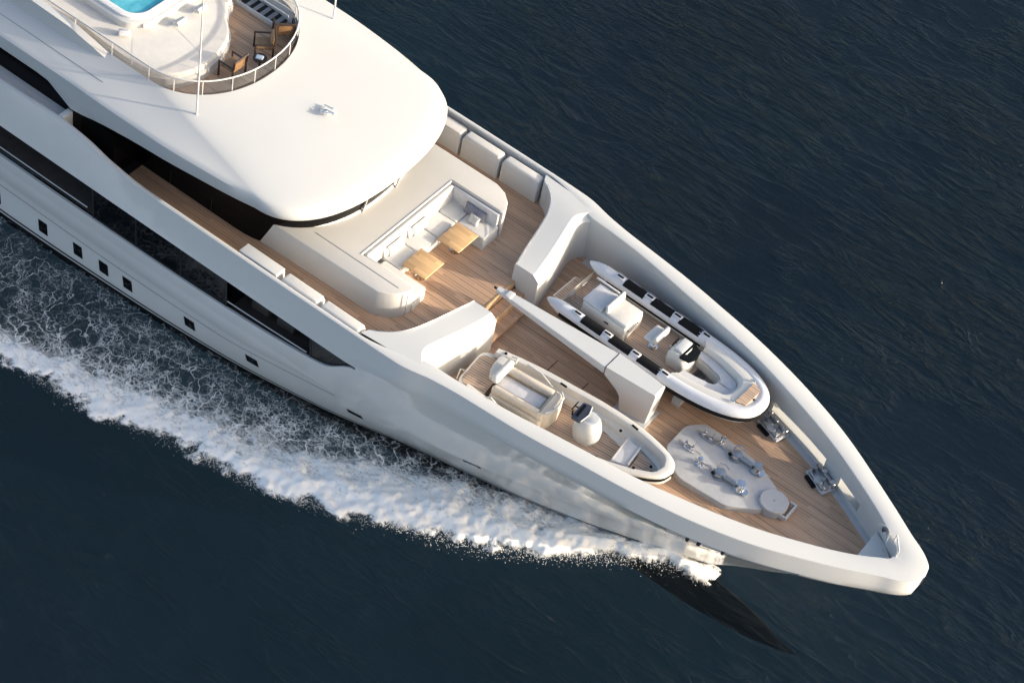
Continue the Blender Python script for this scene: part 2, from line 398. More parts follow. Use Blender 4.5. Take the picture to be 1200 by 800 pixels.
# breakwaters: flat topped curved shoulders across the deck
def breakwater(side):
    A = [(-2.2, 5.0), (-2.06, 4.72), (-1.78, 4.55), (-1.42, 4.2), (-1.15, 3.7), (-.97, 3.0), (-.84, 2.3), (-.72, 1.7), (-.62, 1.28), (-.6, 1.15)]
    B = [(.3, 4.82), (.2, 4.58), (-.02, 4.25), (-.08, 3.95), (.0, 3.5), (.12, 2.95), (.24, 2.3), (.34, 1.7), (.40, 1.28), (.40, 1.15)]
    def cr(P):
        out = []
        for i in range(len(P)-1):
            p0 = Vector(P[max(0, i-1)]); p1 = Vector(P[i]); p2 = Vector(P[i+1]); p3 = Vector(P[min(len(P)-1, i+2)])
            for j in range(5):
                t = j/5; out.append(.5*((2*p1)+(-p0+p2)*t+(2*p0-5*p1+4*p2-p3)*t*t+(-p0+3*p1-3*p2+p3)*t**3))
        return out+[Vector(P[-1])]
    A, B = cr(A), cr(B); rings = []
    for a, b in zip(A, B):
        yy = (a.y+b.y)/2; t = min(1, max(0, (yy-1.2)/3.3)); t = t*t*(3-2*t); z = 1.13+(.30)*t-.004
        d = (b-a); L = d.length; u = d/L
        pr = [(a, .3), (a, z-.03), (a+u*.03, z), (a+u*(L*.4), z+.004), (a+u*(L-.26), z), (a+u*(L-.235), z-.012), (a+u*(L-.02), z-.19), (a+u*L, z-.22), (a+u*(L+.02), -.55)]
        rings.append([(p.x, side*min(p.y, HY(p.x, h)-.09), h) for p, h in pr])
    mb = MB(); mb.loft(rings, closed=False)
    n = len(rings[-1]); end = rings[-1]; mb.add(end, [tuple(range(n))])
    mb.build('breakwater', WHITE, yacht, ang=20)
    mb = MB()   # thin handrail line along the aft edge
    pts = [(a.x+.06, side*a.y, 1.13+.30*(min(1, max(0, (a.y-1.2)/3.3))**2*(3-2*min(1, max(0, (a.y-1.2)/3.3))))+.03) for a in A[8:-2]]
    mb.tube(pts, .012, 6); mb.build('breakwater_rail', CHROME, yacht)
breakwater(1); breakwater(-1)

# ------------------------------------------------------------------ hull side: windows, balconies, portholes
def band(name, x0, x1, m, inset=.1, zt=None, zb=None, step=.25, side=-1):
    mb = MB(); xs = np.linspace(x0, x1, max(2, int((x1-x0)/step)+1)); rings = []
    for x in xs:
        a = (float(WB(x)) if zb is None else zb); b = (float(WT(x)) if zt is None else zt)
        rings.append([(x, side*(HY(x, z)-inset), z) for z in np.linspace(a, b, 4)])
    mb.loft(rings, closed=False); return mb.build(name, m, yacht, ang=40)
for side in (-1, 1):
    for a, b in ((-13.3, -11.45), (-11.35, -9.45), (-9.35, -7.45), (-3.85, -2.0)):
        band('hull_window', a, b, BLACKG, .07, side=side)
    # frame reveals (ledge below, soffit above)
    mb = MB()
    xs = [s for s in stations if -30 <= s <= -2.0]
    for row, dz in ((WB, 0), (WT, 0)):
        mb.loft([[(x, side*HY(x, float(row(x))), float(row(x))), (x, side*(HY(x, float(row(x)))-.09), float(row(x))+.0)] for x in xs], closed=False)
    mb.build('window_ledge', WHITE, yacht)
    for x in (-13.35, -11.4, -9.4, -7.42, -3.88):
        mb = MB(); a, b = float(WB(x)), float(WT(x)); mb.loft([[(x-.035, side*(HY(x, a)-.06), a), (x-.035, side*(HY(x, b)-.06), b)], [(x+.035, side*(HY(x, a)-.06), a), (x+.035, side*(HY(x, b)-.06), b)]], closed=False)
        mb.build('window_mullion', DARK, yacht)
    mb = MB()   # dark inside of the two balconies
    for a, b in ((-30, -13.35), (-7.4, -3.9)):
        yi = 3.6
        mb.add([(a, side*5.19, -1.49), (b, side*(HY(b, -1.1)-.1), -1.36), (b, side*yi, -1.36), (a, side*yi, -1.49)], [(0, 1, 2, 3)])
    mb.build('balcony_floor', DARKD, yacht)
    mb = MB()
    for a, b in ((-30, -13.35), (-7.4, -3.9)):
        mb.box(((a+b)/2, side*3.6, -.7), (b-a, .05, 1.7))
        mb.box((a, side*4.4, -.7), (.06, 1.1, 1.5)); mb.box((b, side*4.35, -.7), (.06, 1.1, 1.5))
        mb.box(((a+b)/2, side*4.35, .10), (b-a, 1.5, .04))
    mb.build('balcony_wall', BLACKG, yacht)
for a, b in ((-24, -13.6), (-7.35, -4.05)):
    mb = MB(); mb.tube([(x, -(HY(x, -1.1)-.05), (-1.12 if a < -20 else -1.0+.05*(x+7)/3)) for x in np.linspace(a, b, 14)], .022, 6)
    mb.build('balcony_rail', WHITE, yacht)
for i in range(2):
    mb = MB(); x0 = (-6.5, -5.4)[i]; mb.box((x0, -4.2, -1.22), (.75, .75, .35), .08); mb.box((x0-.05, -3.85, -.95), (.8, .2, .45), .08); mb.build('balcony_seat', DARKD, yacht)
# groove and ledge of the hull
mb = MB()
gz = pchip([-30, -18, -12, -8, -5, -3.0], [-3.3, -3.3, -3.38, -3.28, -2.95, -2.66])
mb.loft([[(x, -(HY(x, gz(x)+.02)+.004), gz(x)+.02), (x, -(HY(x, gz(x)-.02)+.004), gz(x)-.02)] for x in np.linspace(-30, -3.0, 80)], closed=False)
mb.build('hull_groove', GLINE, yacht)
for z0, z1, m_, nm in ((-4.72, -4.63, RUB, 'waterline_stripe'), (-4.83, -4.72, CAPW, 'waterline_stripe'), (-5.25, -4.83, RUB, 'boot_top')):
    for side in (-1, 1):
        mb = MB(); mb.loft([[(HP(s_, z)[0], side*(HP(s_, z)[1]+.006), z) for z in np.linspace(z1, z0, 4)] for s_ in np.linspace(-30, 9.5, 150)], closed=False); mb.build(nm, m_, yacht)
mb = MB()   # rounded rubbing strake under the windows
gz2 = pchip([-30, -18, -12, -8, -5, -3.2], [-2.45, -2.45, -2.45, -2.4, -2.3, -2.35])
rings = []
for x in np.linspace(-30, -3.2, 90):
    k = min(1, (-3.2-x)/3+.02); z = float(gz2(x)); rings.append([(x, -(HY(x, z+dz*k)+dy*k), z+dz*k) for dz, dy in ((.5, -.01), (.2, .018), (-.05, .03), (-.3, .018), (-.6, -.01))])
mb.loft(rings, closed=False); mb.build('hull_strake', HULL, yacht, ang=60)
for i, (x, z, wd, h) in enumerate((a_, b_, c_*1.28, d_*1.28) for a_, b_, c_, d_ in ((-18.2, -4.05, .2, .5), (-15.95, -4.02, .22, .5), (-14.3, -3.98, .22, .5), (-13.1, -3.98, .22, .5), (-12.0, -3.98, .22, .5), (-9.2, -3.88, .24, .44), (-6.5, -3.72, .26, .38), (-2.4, -3.48, .30, .26), (2.05, -2.65, .32, .2))):
    f = MB(); g = MB()
    for mbx, k, off in ((f, 1.0, .006), (g, .82, .012)):
        P = round_poly([(-wd*k, -h*k/2), (wd*k, -h*k/2), (wd*k, h*k/2), (-wd*k, h*k/2)], .05, 3)
        pts = []
        for px, pz in P:
            X, Z = x+px*.75, z+pz; pts.append((X, -(HY(X, Z)+off), Z))
        c = (x, -(HY(x, z)+off), z); mbx.add([c]+pts, [(0, i2+1, (i2+1) % len(pts)+1) for i2 in range(len(pts))])
    fr = f.build('porthole', RUB, yacht, flat=True); g.build('pane', BLACKG, fr, flat=True)
# stbd slot frame marks outside: small chrome rollers
for x in (9.6, 9.95, 10.7):
    mb = MB(); mb.lathe([(.001, -.09), (.07, -.09), (.07, .09), (.001, .09)], (x, -(HY(x, -.05)-.06), -.08), 12); mb.build('fairlead_roller', STEEL, yacht)
# antifouled underbody seen through the water, bulb fattened to also shape the hull's shadow
mb = MB(); rings = []
for s in np.linspace(0, 1, 60):
    x = -20+s*33.5; k = max(0, 1-s)
    yw = HY(min(x, 9.4), -5.0)
    bulb = .72*max(0, min(1, (13.5-x)/4.2))**.8*(1 if x > 6 else max(0, (x)/6))
    mid = max(yw*.85, bulb) if x < 13.49 else .01
    rings.append([(x, -max(yw*.98 if x < 9.4 else 0, .005), -5.22), (x, -mid, -6.2), (x, -max(mid*.7, .01), -6.8), (x, -.01, -7.0), (x, .01, -7.0), (x, max(mid*.7, .01), -6.8), (x, mid, -6.2), (x, max(yw*.98 if x < 9.4 else 0, .005), -5.22)])
for r in rings:
    if r[0][0] > 9.4:
        zt = -5.35-.75*min(1, (r[0][0]-9.4)/4.1); r[0] = (r[0][0], r[0][1], zt); r[-1] = (r[-1][0], r[-1][1], zt)
rings = [[(x, y*(1-q), z+(-6.35-z)*q) for x, y, z in r] for r in rings for q in (max(0, (r[0][0]-11.4)/2.1)**1.6,)]
mb.loft(rings, closed=False); mb.build('underwater_hull', ANTI, yacht, ang=60)

# ------------------------------------------------------------------ trunk cabin, wheelhouse and roof
T = [(-9, -3.45), (-2.95, -3.40), (-2.35, -3.02), (-2.08, -2.45), (-4.25, -2.38), (-4.25, 2.38), (-2.05, 2.38), (-2.22, 2.72), (-2.5, 3.1), (-2.95, 3.32), (-9, 3.42)]
T2 = [(-9, -3.45)]+round_poly([(-3.05, -3.42), (-2.35, -3.02), (-2.08, -2.45)], .35, 5)[3:-3]+[(-2.1, -2.38), (-4.25, -2.38), (-4.25, 2.38), (-2.08, 2.38), (-2.12, 2.6), (-2.3, 2.95), (-2.65, 3.25), (-3.1, 3.4), (-9, 3.42)]
mb = MB(); mb.prism(T2, .34, 1.47, .035, 3); mb.build('trunk_cabin', WARM, yacht, ang=30)
mb = MB(); mb.box((-4.2, -2.72, 1.474), (3.45, .03, .012)); mb.box((-4.29, 0, 1.474), (.025, 4.86, .012)); mb.box((-3.25, 2.43, 1.474), (2.05, .025, .012)); mb.box((-2.085, -2.72, .95), (.02, .03, .9)); mb.build('trunk_groove', MGREY, yacht)
# wheelhouse glass
def arc_front(hw, xa, xn, n=16, p=2.3):
    out = []
    for i in range(n+1):
        a = PI/2*i/n; c, s_ = math.cos(a), math.sin(a)
        out.append((xa+(xn-xa)*(s_**(2/p)), hw*(c**(2/p))))
    return out
def wall_loft(name, hw0, xa0, xn0, z0, hw1, xa1, xn1, z1, m, xaft=-30):
    a = [(xaft, hw0)]+arc_front(hw0, xa0, xn0); b = [(xaft, hw1)]+arc_front(hw1, xa1, xn1)
    full = lambda P, z: [(x, y, z) for x, y in P]+[(x, -y, z) for x, y in reversed(P[:-1])]
    mb = MB(); mb.loft([full(a, z0), full(b, z1)], closed=False); return mb.build(name, m, yacht, ang=40)
wall_loft('wheelhouse_window', 3.56, -8.6, -5.75, .34, 3.75, -8.0, -5.12, 3.0, TINT)
wall_loft('wheelhouse_sill', 3.40, -8.0, -5.42, 1.46, 3.42, -8.0, -5.46, 1.58, WHITE, -9)
for yy, xx in ((-2.3, -5.95), (-.9, -5.35), (.8, -5.3)):
    mb = MB(); mb.box((xx+.02, yy, 2.2), (.04, .07, 1.5), 0, ry=.18); mb.build('window_mullion', MGREY, yacht)
for xx in (-9.6, -11.4, -13.2):
    mb = MB(); mb.box((xx, -3.60, 1.6), (.02, .02, 2.4)); mb.build('window_mullion', DARK, yacht)
for side in (-1, 1):
    mb = MB(); mb.box((-14.0, side*4.12, 1.3), (2.0, 1.1, 1.9)); mb.build('side_door', TINT, yacht)
    mb = MB(); mb.box((-14.2, side*4.3, .36), (3.0, 1.5, .02)); mb.build('lane_shade', DARK, yacht)  # dark sheet over the teak, painting in the shade of the covered lane
# aft side house above the raised bulwark
for side in (-1, 1):
    mb = MB(); mb.box((-22.5, side*4.88, 1.1), (15.3, .60, 1.5), .02); mb.build('side_shoulder', WHITE, yacht)
    mb = MB(); mb.add([(-30, side*4.60, 1.80), (-15.0, side*4.60, 1.80), (-15.0, side*4.56, 2.85), (-30, side*4.56, 2.9)], [(0, 1, 2, 3)]); mb.build('side_window', TINT, yacht)
    mb = MB(); mb.box((-14.93, side*4.78, 1.2), (.22, .66, 1.75), .02); mb.build('side_pillar', WHITE, yacht)
# roof
NE = 44
edge = pchip([-30, -15, -13, -11, -9, -7.2, -6.5, -6.0, -5.4, -5.0, -4.85, -4.80], [4.72, 4.70, 4.74, 4.73, 4.6, 4.36, 4.15, 3.85, 3.05, 1.95, 1.0, 0])
def edge_pts():
    xs = list(np.linspace(-30, -16.4, 4)[:-1])+list(np.linspace(-16.4, -7.2, 19)); out = [(x, float(edge(x))) for x in xs]
    # nose as superellipse
    hw, xa, xn = float(edge(-7.2)), -7.2, -4.80
    for i in range(1, 23):
        a = PI/2*i/22; out.append((xa+(xn-xa)*math.sin(a)**(2/2.35), hw*math.cos(a)**(2/2.35)))
    return out
E = edge_pts()
def hole_pts():
    xs = [p[0] for p in E]; n0 = 22; out = []
    for x in np.linspace(-30, -12.9, n0): out.append((x, 3.12))
    for i in range(1, len(E)-n0+1):
        a = PI/2*i/(len(E)-n0); out.append((-12.9+2.5*math.sin(a)**(2/2.1), 3.12*math.cos(a)**(2/2.1)))
    return out
Hh = hole_pts()
SHOULDER = []
zbot = pchip([-30, -16.2, -15.7, -15.2, -14.75, -14.2, -13.4, -11.5, -9, -4.8], [2.78, 2.78, 2.68, 2.32, 2.14, 2.28, 2.46, 2.68, 2.80, 2.86])
mb = MB()
for side in (-1, 1):
    rings = []
    for (ex, ey), (hx, hy) in zip(E, Hh):
        e = Vector((ex, ey)); h = Vector((hx, hy)); zb = float(zbot(ex)); L = (h-e).length
        nx = (h-e).normalized()
        frontness = min(1, max(0, (ex+9)/4.0))
        r = [(*(e+nx*.25), zb+.06), (*(e+nx*.03), zb), (*e, zb+.05)]
        ztop = 2.98 if ex > -13 else 2.98
        r.append((*(e+nx*.0), ztop-.03)); 
        NS = 14
        for j in range(1, NS+1):
            t = (j/NS)**1.35; d = t*L
            steep = .30*(1-math.exp(-d/.10)); lin = .50*((d/L)**(1.0-.35*frontness))
            p = e.lerp(h, t); r.append((p.x, p.y, 2.95+steep*(1-.45*frontness)+lin+.30*.45*frontness*(d/L)))
        rings.append([(a, side*b, c) for a, b, c in r])
        if side == 1: SHOULDER.append(r)
    mb.loft(rings, closed=False)
roof = mb.build('roof', WHITE, yacht, ang=40)
# soffit
mb = MB()
mb.loft([[(x, -y+.2*0, float(zbot(x))+.05), (x, y, float(zbot(x))+.05)] for x, y in [(a, max(.02, b-.2)) for a, b in E]], closed=False)
mb.build('roof_soffit', WHITE, yacht)
for side in (-1, 1):   # seam running along the shoulder of the roof
    rr = []
    for rg in SHOULDER:
        if rg[0][0] > -10.6: continue
        for k in range(3, len(rg)-1):
            if rg[k][1] >= 4.05 > rg[k+1][1]:
                t = (rg[k][1]-4.05)/(rg[k][1]-rg[k+1][1]); p = Vector(rg[k]).lerp(Vector(rg[k+1]), t); rr.append((p.x, side*p.y, p.z)); break
    mb = MB(); mb.tube(rr, .014, 5); mb.build('roof_seam', MGREY, yacht)
    mb = MB(); mb.loft([[(x, side*(yo), 3.50+0*h), (x, side*(yo-.06), 3.66+h), (x, side*(yo-.30), 3.70+h), (x, side*(yo-.34), 3.62)] for x, yo, h in ((-30, 3.55, .62), (-18, 3.55, .60), (-16.2, 3.52, .50), (-15.2, 3.46, .22), (-14.7, 3.40, .02))], False); mb.build('coaming_wing', WHITE, yacht)
# inner well of sundeck
mb = MB()
for side in (-1, 1):
    mb.loft([[(x, side*y, 3.75), (x, side*y, 3.02)] for x, y in Hh], closed=False)
mb.build('sundeck_coaming', WHITE, yacht)
mb = MB(); mb.loft([[(x, -y, 3.05), (x, y, 3.05)] for x, y in Hh[:-1]]+[[(-10.4, -.01, 3.05), (-10.4, .01, 3.05)]], closed=False); mb.build('sundeck', TEAKS, yacht)
# glass rail round the sundeck
rail = [(x-.06, y-.05*0) for x, y in Hh if x > -18]
path = [(x, -y) for x, y in rail]+[(x, y) for x, y in reversed(rail[:-1])]
glass_rail = thing('glass_balustrade', 'curved glass balustrade with pale handrail around the teak sundeck', 'railing', (-10.5, 0, 3.75))
mb = MB(); mb.loft([[(x, y, 3.70), (x, y, 4.27)] for x, y in path], closed=False); mb.build('glass_panel', RAILG, glass_rail, flat=True)
mb = MB(); mb.tube([(x, y, 4.30) for x, y in path], .028, 8); mb.build('handrail', WHITE, glass_rail)
acc = 0; last = Vector(path[0])
for x, y in path[1:]:
    # place posts at near-even spacing
    seg = (Vector((x, y))-last).length
    last = Vector((x, y)); acc += seg
    if acc > .85:
        acc = 0; mb = MB(); mb.tube([(x, y, 3.68), (x, y, 4.29)], .018, 6); mb.build('post', WHITE, glass_rail)

# ------------------------------------------------------------------ bulwark lockers
def locker(name, label, x0, x1, side, y0, y1, z0, z1, r, grp, m=CUSH, seam=True):
    t = thing(name, label, 'locker', ((x0+x1)/2, side*(y0+y1)/2, z0), 0, grp)
    mb = MB(); mb.box(((x0+x1)/2, side*(y0+y1)/2, (z0+z1-.12)/2), (x1-x0, y1-y0, z1-z0-.12), .02); mb.build('body', WHITE, t)
    mb = MB(); mb.box(((x0+x1)/2, side*(y0+y1)/2, z1-.09), (x1-x0-.02, y1-y0-.01, .20), r, seg=5); mb.build('padded_lid', m, t)
    return t
locker('bulwark_locker', 'plain white square topped locker at the aft end of the starboard bulwark row', -7.17, -5.58, -1, 4.62, 5.06, .35, 1.46, .02, 'starboard bulwark lockers', WHITE)
locker('bulwark_locker', 'padded white locker between the square locker and the foremost starboard pad', -5.42, -3.92, -1, 4.62, 5.06, .35, 1.44, .08, 'starboard bulwark lockers')
locker('bulwark_locker', 'padded white locker of the starboard row nearest the curved breakwater', -3.80, -2.22, -1, 4.66, 5.06, .35, 1.44, .08, 'starboard bulwark lockers')
locker('bulwark_locker', 'pale locker of the port row half hidden beneath the roof edge', -7.6, -5.53, 1, 4.55, 5.0, .35, 1.30, .04, 'port bulwark lockers', PADC)
locker('bulwark_locker', 'middle rounded white locker of the port side row with a dark gap each side', -5.42, -3.84, 1, 4.55, 4.98, .35, 1.34, .12, 'port bulwark lockers', PADC)
locker('bulwark_locker', 'foremost rounded white locker of the port row beside the breakwater', -3.72, -2.18, 1, 4.58, 4.98, .35, 1.34, .12, 'port bulwark lockers', PADC)

# ------------------------------------------------------------------ foredeck lounge
sofa = thing('lounge_sofa', 'long white U-shaped lounge sofa set into the trunk cabin behind two wooden tables', 'sofa', (-3.6, 0, .35))
mb = MB(); mb.prism([(-4.2, -2.34), (-4.2, 2.34), (-2.12, 2.34), (-2.12, 1.50), (-3.3, 1.46), (-3.3, -1.55), (-2.15, -1.60), (-2.1, -2.34)], .352, .66, .02); mb.build('base', WHITE, sofa)
for k, (a, b) in enumerate(((-1.55, -.55), (-.53, .47), (.49, 1.46))):
    mb = MB(); mb.box((-3.68, (a+b)/2, .76), (.86, b-a, .2), .06, seg=4); mb.build('seat_cushion', CUSH, sofa)
mb = MB(); mb.box((-3.68, 1.93, .76), (.84, .9, .2), .06, seg=4); mb.build('seat_cushion', CUSH, sofa)
mb = MB(); mb.box((-2.68, 1.93, .76), (1.12, .86, .2), .06, seg=4); mb.build('seat_cushion', CUSH, sofa)
mb = MB(); mb.box((-3.0, -1.98, .78), (1.75, .78, .26), .09, seg=4); mb.build('seat_cushion', CUSH, sofa)
mb = MB(); mb.box((-4.13, 0, 1.12), (.16, 4.6, .62), .05, ry=-.12); mb.build('backrest', CUSH, sofa)
mb = MB(); mb.box((-3.15, 2.3, 1.12), (1.95, .12, .58), .04); mb.build('backrest', LILAC, sofa)
mb = MB(); mb.box((-3.15, -2.36, 1.2), (2.0, .16, .5), .06); mb.build('backrest', CUSH, sofa)
mb = MB(); mb.box((-2.9, -2.12, .93), (1.1, .04, .04), .01); mb.build('seam_pad', LILAC, sofa)
def cushion(label, c, rz, ry, m, size=(.16, .62, .36), n='cushion'):
    t = MB(); b = bmesh.new(); bmesh.ops.create_cube(b, size=1); bmesh.ops.subdivide_edges(b, edges=list(b.edges), cuts=5, use_grid_fill=True)
    for v in b.verts:
        x, y, z = v.co*2; k = (1-abs(y)**3)*(1-abs(z)**3)
        v.co = Vector((x*size[0]/2*(.25+.75*max(0, k)**.5), y*size[1]/2*(1-.05*(1-abs(z))), z*size[2]/2*(1-.05*(1-abs(y)))))
    t.bm(b); o = t.build(n, m, None, ang=80); o.location = c; o.rotation_euler = (0, ry, rz); tag(o, label, 'cushion', 'cushions on the lounge sofa'); return o
cushion('white scatter cushion leaning on the sofa back behind the starboard table', (-3.93, -.95, 1.03), 0, -.35, CUSH, (.16, .78, .38))
cushion('white scatter cushion leaning on the sofa back between the two tables', (-3.93, .35, 1.03), 0, -.35, CUSH, (.16, .78, .38))
cushion('grey bolster cushion behind the starboard white cushion', (-4.0, -1.38, 1.0), 0, -.3, LILAC, (.14, .3, .32))
cushion('grey small cushion beside the white cushion between the tables', (-4.0, -.10, 1.0), 0, -.3, LILAC, (.14, .3, .32))
cushion('slate grey long cushion leaning at the port end of the sofa', (-3.0, 2.14, 1.06), PI/2, .35, GREYC, (.16, .85, .36))
cushion('small white square cushion in front of the slate grey one', (-2.85, 1.88, .98), PI/2-.1, .5, CUSH, (.13, .40, .34))
def table(label, c, sx, sy):
    t = thing('lounge_table', label, 'table', (c[0], c[1], .35), 0, 'wooden lounge tables')
    mb = MB(); mb.box((c[0], c[1], .965), (sx, sy, .05), .015); mb.build('tabletop', TABLEW, t)
    mb = MB(); mb.tube([(c[0], c[1], .38), (c[0], c[1], .94)], .05, 12); mb.build('pedestal', CHROME, t)
    mb = MB(); mb.lathe([(.001, 0), (.2, 0), (.2, .02), (.06, .04)], (c[0], c[1], .352)); mb.build('foot', CHROME, t)
table('square oak table near the port end of the sofa', (-2.74, .86), .90, 1.10)
table('square oak table near the starboard arm of the sofa', (-2.82, -.91), .96, 1.02)

# ------------------------------------------------------------------ crane on the centreline
crane = thing('deck_crane', 'long white folding crane lying over the centre of the foredeck between the two tenders', 'crane', (5.3, .1, -.5), 0)
def sec(x, yc, hw, zt, zb, c=.04):
    return [(x, yc-hw+c, zt), (x, yc+hw-c, zt), (x, yc+hw, zt-c), (x, yc+hw, zb+c), (x, yc+hw-c, zb), (x, yc-hw+c, zb), (x, yc-hw, zb+c), (x, yc-hw, zt-c)]
mb = MB(); mb.loft([sec(-.42, .02, .10, .95, .80, .02), sec(.1, .03, .15, .96, .80, .02), sec(.35, .035, .165, .97, .76, .02), sec(1.2, .045, .22, .97, .74, .02), sec(2.6, .07, .315, .97, .70, .02), sec(4.12, .09, .405, .97, .66, .02)], True, True, True); mb.build('boom', WHITE, crane, ang=25)
def head(y, k): return [(x, y*(1-.30*max(0, (x-4.9)/1.1))+.09, z) for x, z in ((4.16, .985), (5.98, .985), (6.02, .95), (5.93, -.495), (4.98, -.495), (4.86, .12), (4.7, .30), (4.16, .62))]
mb = MB(); mb.loft([[(x, y, z) for x, y, z in head(-.38, 1)], [(x, y, z) for x, y, z in head(-.42, 1)][:0] or [(x, y, z) for x, y, z in head(.42, 1)]], True, True, True); mb.build('slewing_head', WHITE, crane, ang=25)
mb = MB(); mb.box((5.42, .09, -.48), (1.25, .95, .04), .015); mb.build('base_flange', GREYP, crane)
for yy in (-.30, .44):
    mb = MB(); mb.tube([(1.0, .05+(yy-.07)*.45, .80), (4.1, yy+(-.05 if yy > 0 else .0), .74)], .018, 6); mb.build('hydraulic_pipe', STEEL, crane)
mb = MB(); mb.box((5.965, .1, .84), (.08, .34, .12), .02); mb.build('end_recess', DARK, crane)
mb = MB(); mb.tube([(-.42, .02, .87), (-.56, .02, .88)], .035, 8); mb.build('tip_roller', RUB, crane)
mb = MB(); mb.prism([(-.05+x, y*1) for x, y in ((.0, -.12), (.22, -.15), (.22, .19), (.0, .17))], .965, 1.0, .01); mb.build('tip_plate', WHITE, crane)

# ------------------------------------------------------------------ tenders
def upath(hw, L, xa, n=14, p=2.0, taper=0):
    """half outline from the aft end to the bow: list of (x, y)"""
    out = [(x, hw*(1-taper*(1-(x-xa)/(L*.55-xa)))) for x in np.linspace(xa, L*.55, 8)]
    for i in range(1, n+1):
        a = PI/2*i/n; out.append((L*.55+L*.45*math.sin(a)**(2/p), hw*math.cos(a)**(2/p)))
    return out
def port_tender():
    t = thing('inflatable_tender', 'large grey tube rigid inflatable tender with black tread pads, stowed beside the port bulwark', 'boat', (1.05, 2.28, -.5), -.035)
    W = lambda mb, n, m, par=None, **k: mb.build(n, m, par or t, world=False, **k)
    L = 7.7; hw = 1.18
    half = upath(hw, L-.14, .55, 16, 2.5)
    half = [(x, y) for x, y in half]
    # blunt bow
    path = [(x, y) for x, y in half]+[(x, -y) for x, y in reversed(half[:-1])]
    def offs(P, d):
        out = []
        for i in range(len(P)):
            a = Vector(P[max(0, i-1)]); b = Vector(P[min(len(P)-1, i+1)]); tt = (b-a).normalized(); nn = Vector((-tt.y, tt.x)); q = Vector(P[i])+nn*d; out.append((q.x, q.y))
        return out
    # tube
    zt = 1.12; rings = []; n = len(path)
    for i, (x, y) in enumerate(path):
        a = Vector(path[max(0, i-1)]); b = Vector(path[min(n-1, i+1)]); tt = (b-a).normalized(); nn = Vector((-tt.y, tt.x))
        r = .25
        rise = .10*max(0, (x-4)/3.5)
        rings.append([(x+nn.x*r*math.cos(u), y+nn.y*r*math.cos(u), zt+rise+r*math.sin(u)*.9) for u in [2*PI*k/14 for k in range(14)]])
    mb = MB(); mb.loft(rings, True, True, True)
    for rg, (dx) in ((rings[0], -.35), (rings[-1], -.35)):
        c = sum((Vector(p) for p in rg), Vector())/14
        mb.loft([rg]+[[c+(Vector(p)-c)*q+Vector((-u_, 0, .02*u_)) for p in rg] for q, u_ in ((.9, .2), (.68, .42), (.36, .60), (.16, .68))], True, False, True)
    W(mb, 'tube', TUBE, ang=60)
    # black rubbing strake all round outside
    mb = MB(); o1 = [(x, y) for x, y in offs(path, -.0)]
    rr = []
    for i, (x, y) in enumerate(path):
        a = Vector(path[max(0, i-1)]); b = Vector(path[min(n-1, i+1)]); tt = (b-a).normalized(); nn = Vector((-tt.y, tt.x)); s_ = -1
        # outward is away from the centre line
        if nn.dot(Vector((x-3, y))) < 0: nn = -nn
        rise = .10*max(0, (x-4)/3.5)
        rr.append([(x+nn.x*q, y+nn.y*q, zt+rise+h) for q, h in ((.225, .02), (.285, .0), (.285, -.12), (.20, -.15))])
    mb.loft(rr, True, True, True); W(mb, 'rubbing_strake', RUB)
    # V hull
    hp = [p for p in half]; rings = []
    for i, (x, y) in enumerate(hp):
        k = max(0, (x-4.5)/3); keel = .12+.75*k*k*.55
        rings.append([(x, -(y+.1), .98), (x, -(y+.02)*.96, .72), (x, -max(.02, y*.62), .36+.3*k*k), (x*.99, 0, keel), (x, max(.02, y*.62), .36+.3*k*k), (x, (y+.02)*.96, .72), (x, (y+.1), .98)])
    mb = MB(); mb.loft(rings, False); mb.add([(.15, -1.2, .98), (.15, 1.2, .98), (.15, .7, .36), (.15, 0, .12), (.15, -.7, .36)], [(0, 1, 2, 3, 4)]); W(mb, 'hull', TWHITE)
    # floor teak
    mb = MB(); mb.loft([[(x, -min(1.05, y), .72), (x, min(1.05, y), .72)] for x, y in [(-.22, .62), (.1, .86)]+[(a, b) for a, b in half if a < 5.4]], False); W(mb, 'cockpit_sole', TEAKT)
    mb = MB(); mb.prism([(-.26, -.6), (.3, -.9), (.3, .9), (-.26, .6)], .45, .712); W(mb, 'swim_platform', TWHITE)
    # bow inner moulding with a well and its seating
    out = [(x, y) for x, y in half if x > 4.55]; OUT = [(x-.0, max(0, y-.05)) for x, y in out]
    def well(sx, hwid, x0, x1, z, nn=len(out)):
        P = []
        for i in range(nn):
            u = i/(nn-1)
            if u < .6: P.append((x0+(x1-.35-x0)*u/.6, hwid*(1-.30*(u/.6)**2)))
            else:
                a = PI/2*(u-.6)/.4; P.append((x1-.35+.35*math.sin(a), hwid*.70*math.cos(a)**.8))
        return P
    w1 = well(0, .80, 4.9, 6.75, 0); w2 = well(0, .74, 4.9, 6.65, 0); w3 = well(0, .36, 4.9, 6.0, 0)
    mb = MB()
    for side in (-1, 1):
        rings = []
        for (ox, oy), a, b, c in zip(OUT, w1, w2, w3):
            rs = .10*max(0, (ox-4)/3.5)
            zz = 1.30+rs
            rings.append([(ox, side*(oy+.10), zz-.02+.0), (ox*.5+a[0]*.5, side*(oy*.5+a[1]*.5), zz+.03), (a[0], side*a[1], zz-.01), (b[0], side*b[1], zz-.10), (b[0]-.02, side*(b[1]-.02), 1.10), (c[0], side*c[1], 1.09), (c[0]-.01, side*(c[1]-.01), .74)])
        mb.loft(rings, False)
    o = W(mb, 'bow_moulding', TWHITE, ang=35)
    mb = MB()
    for side in (-1, 1):
        mb.loft([[(b[0]-.04, side*max(0, b[1]-.05), 1.135), (c[0]+.02, side*(c[1]+.03), 1.13)] for b, c in zip(w2, w3)], False)
    W(mb, 'bow_cushion', LILAC)
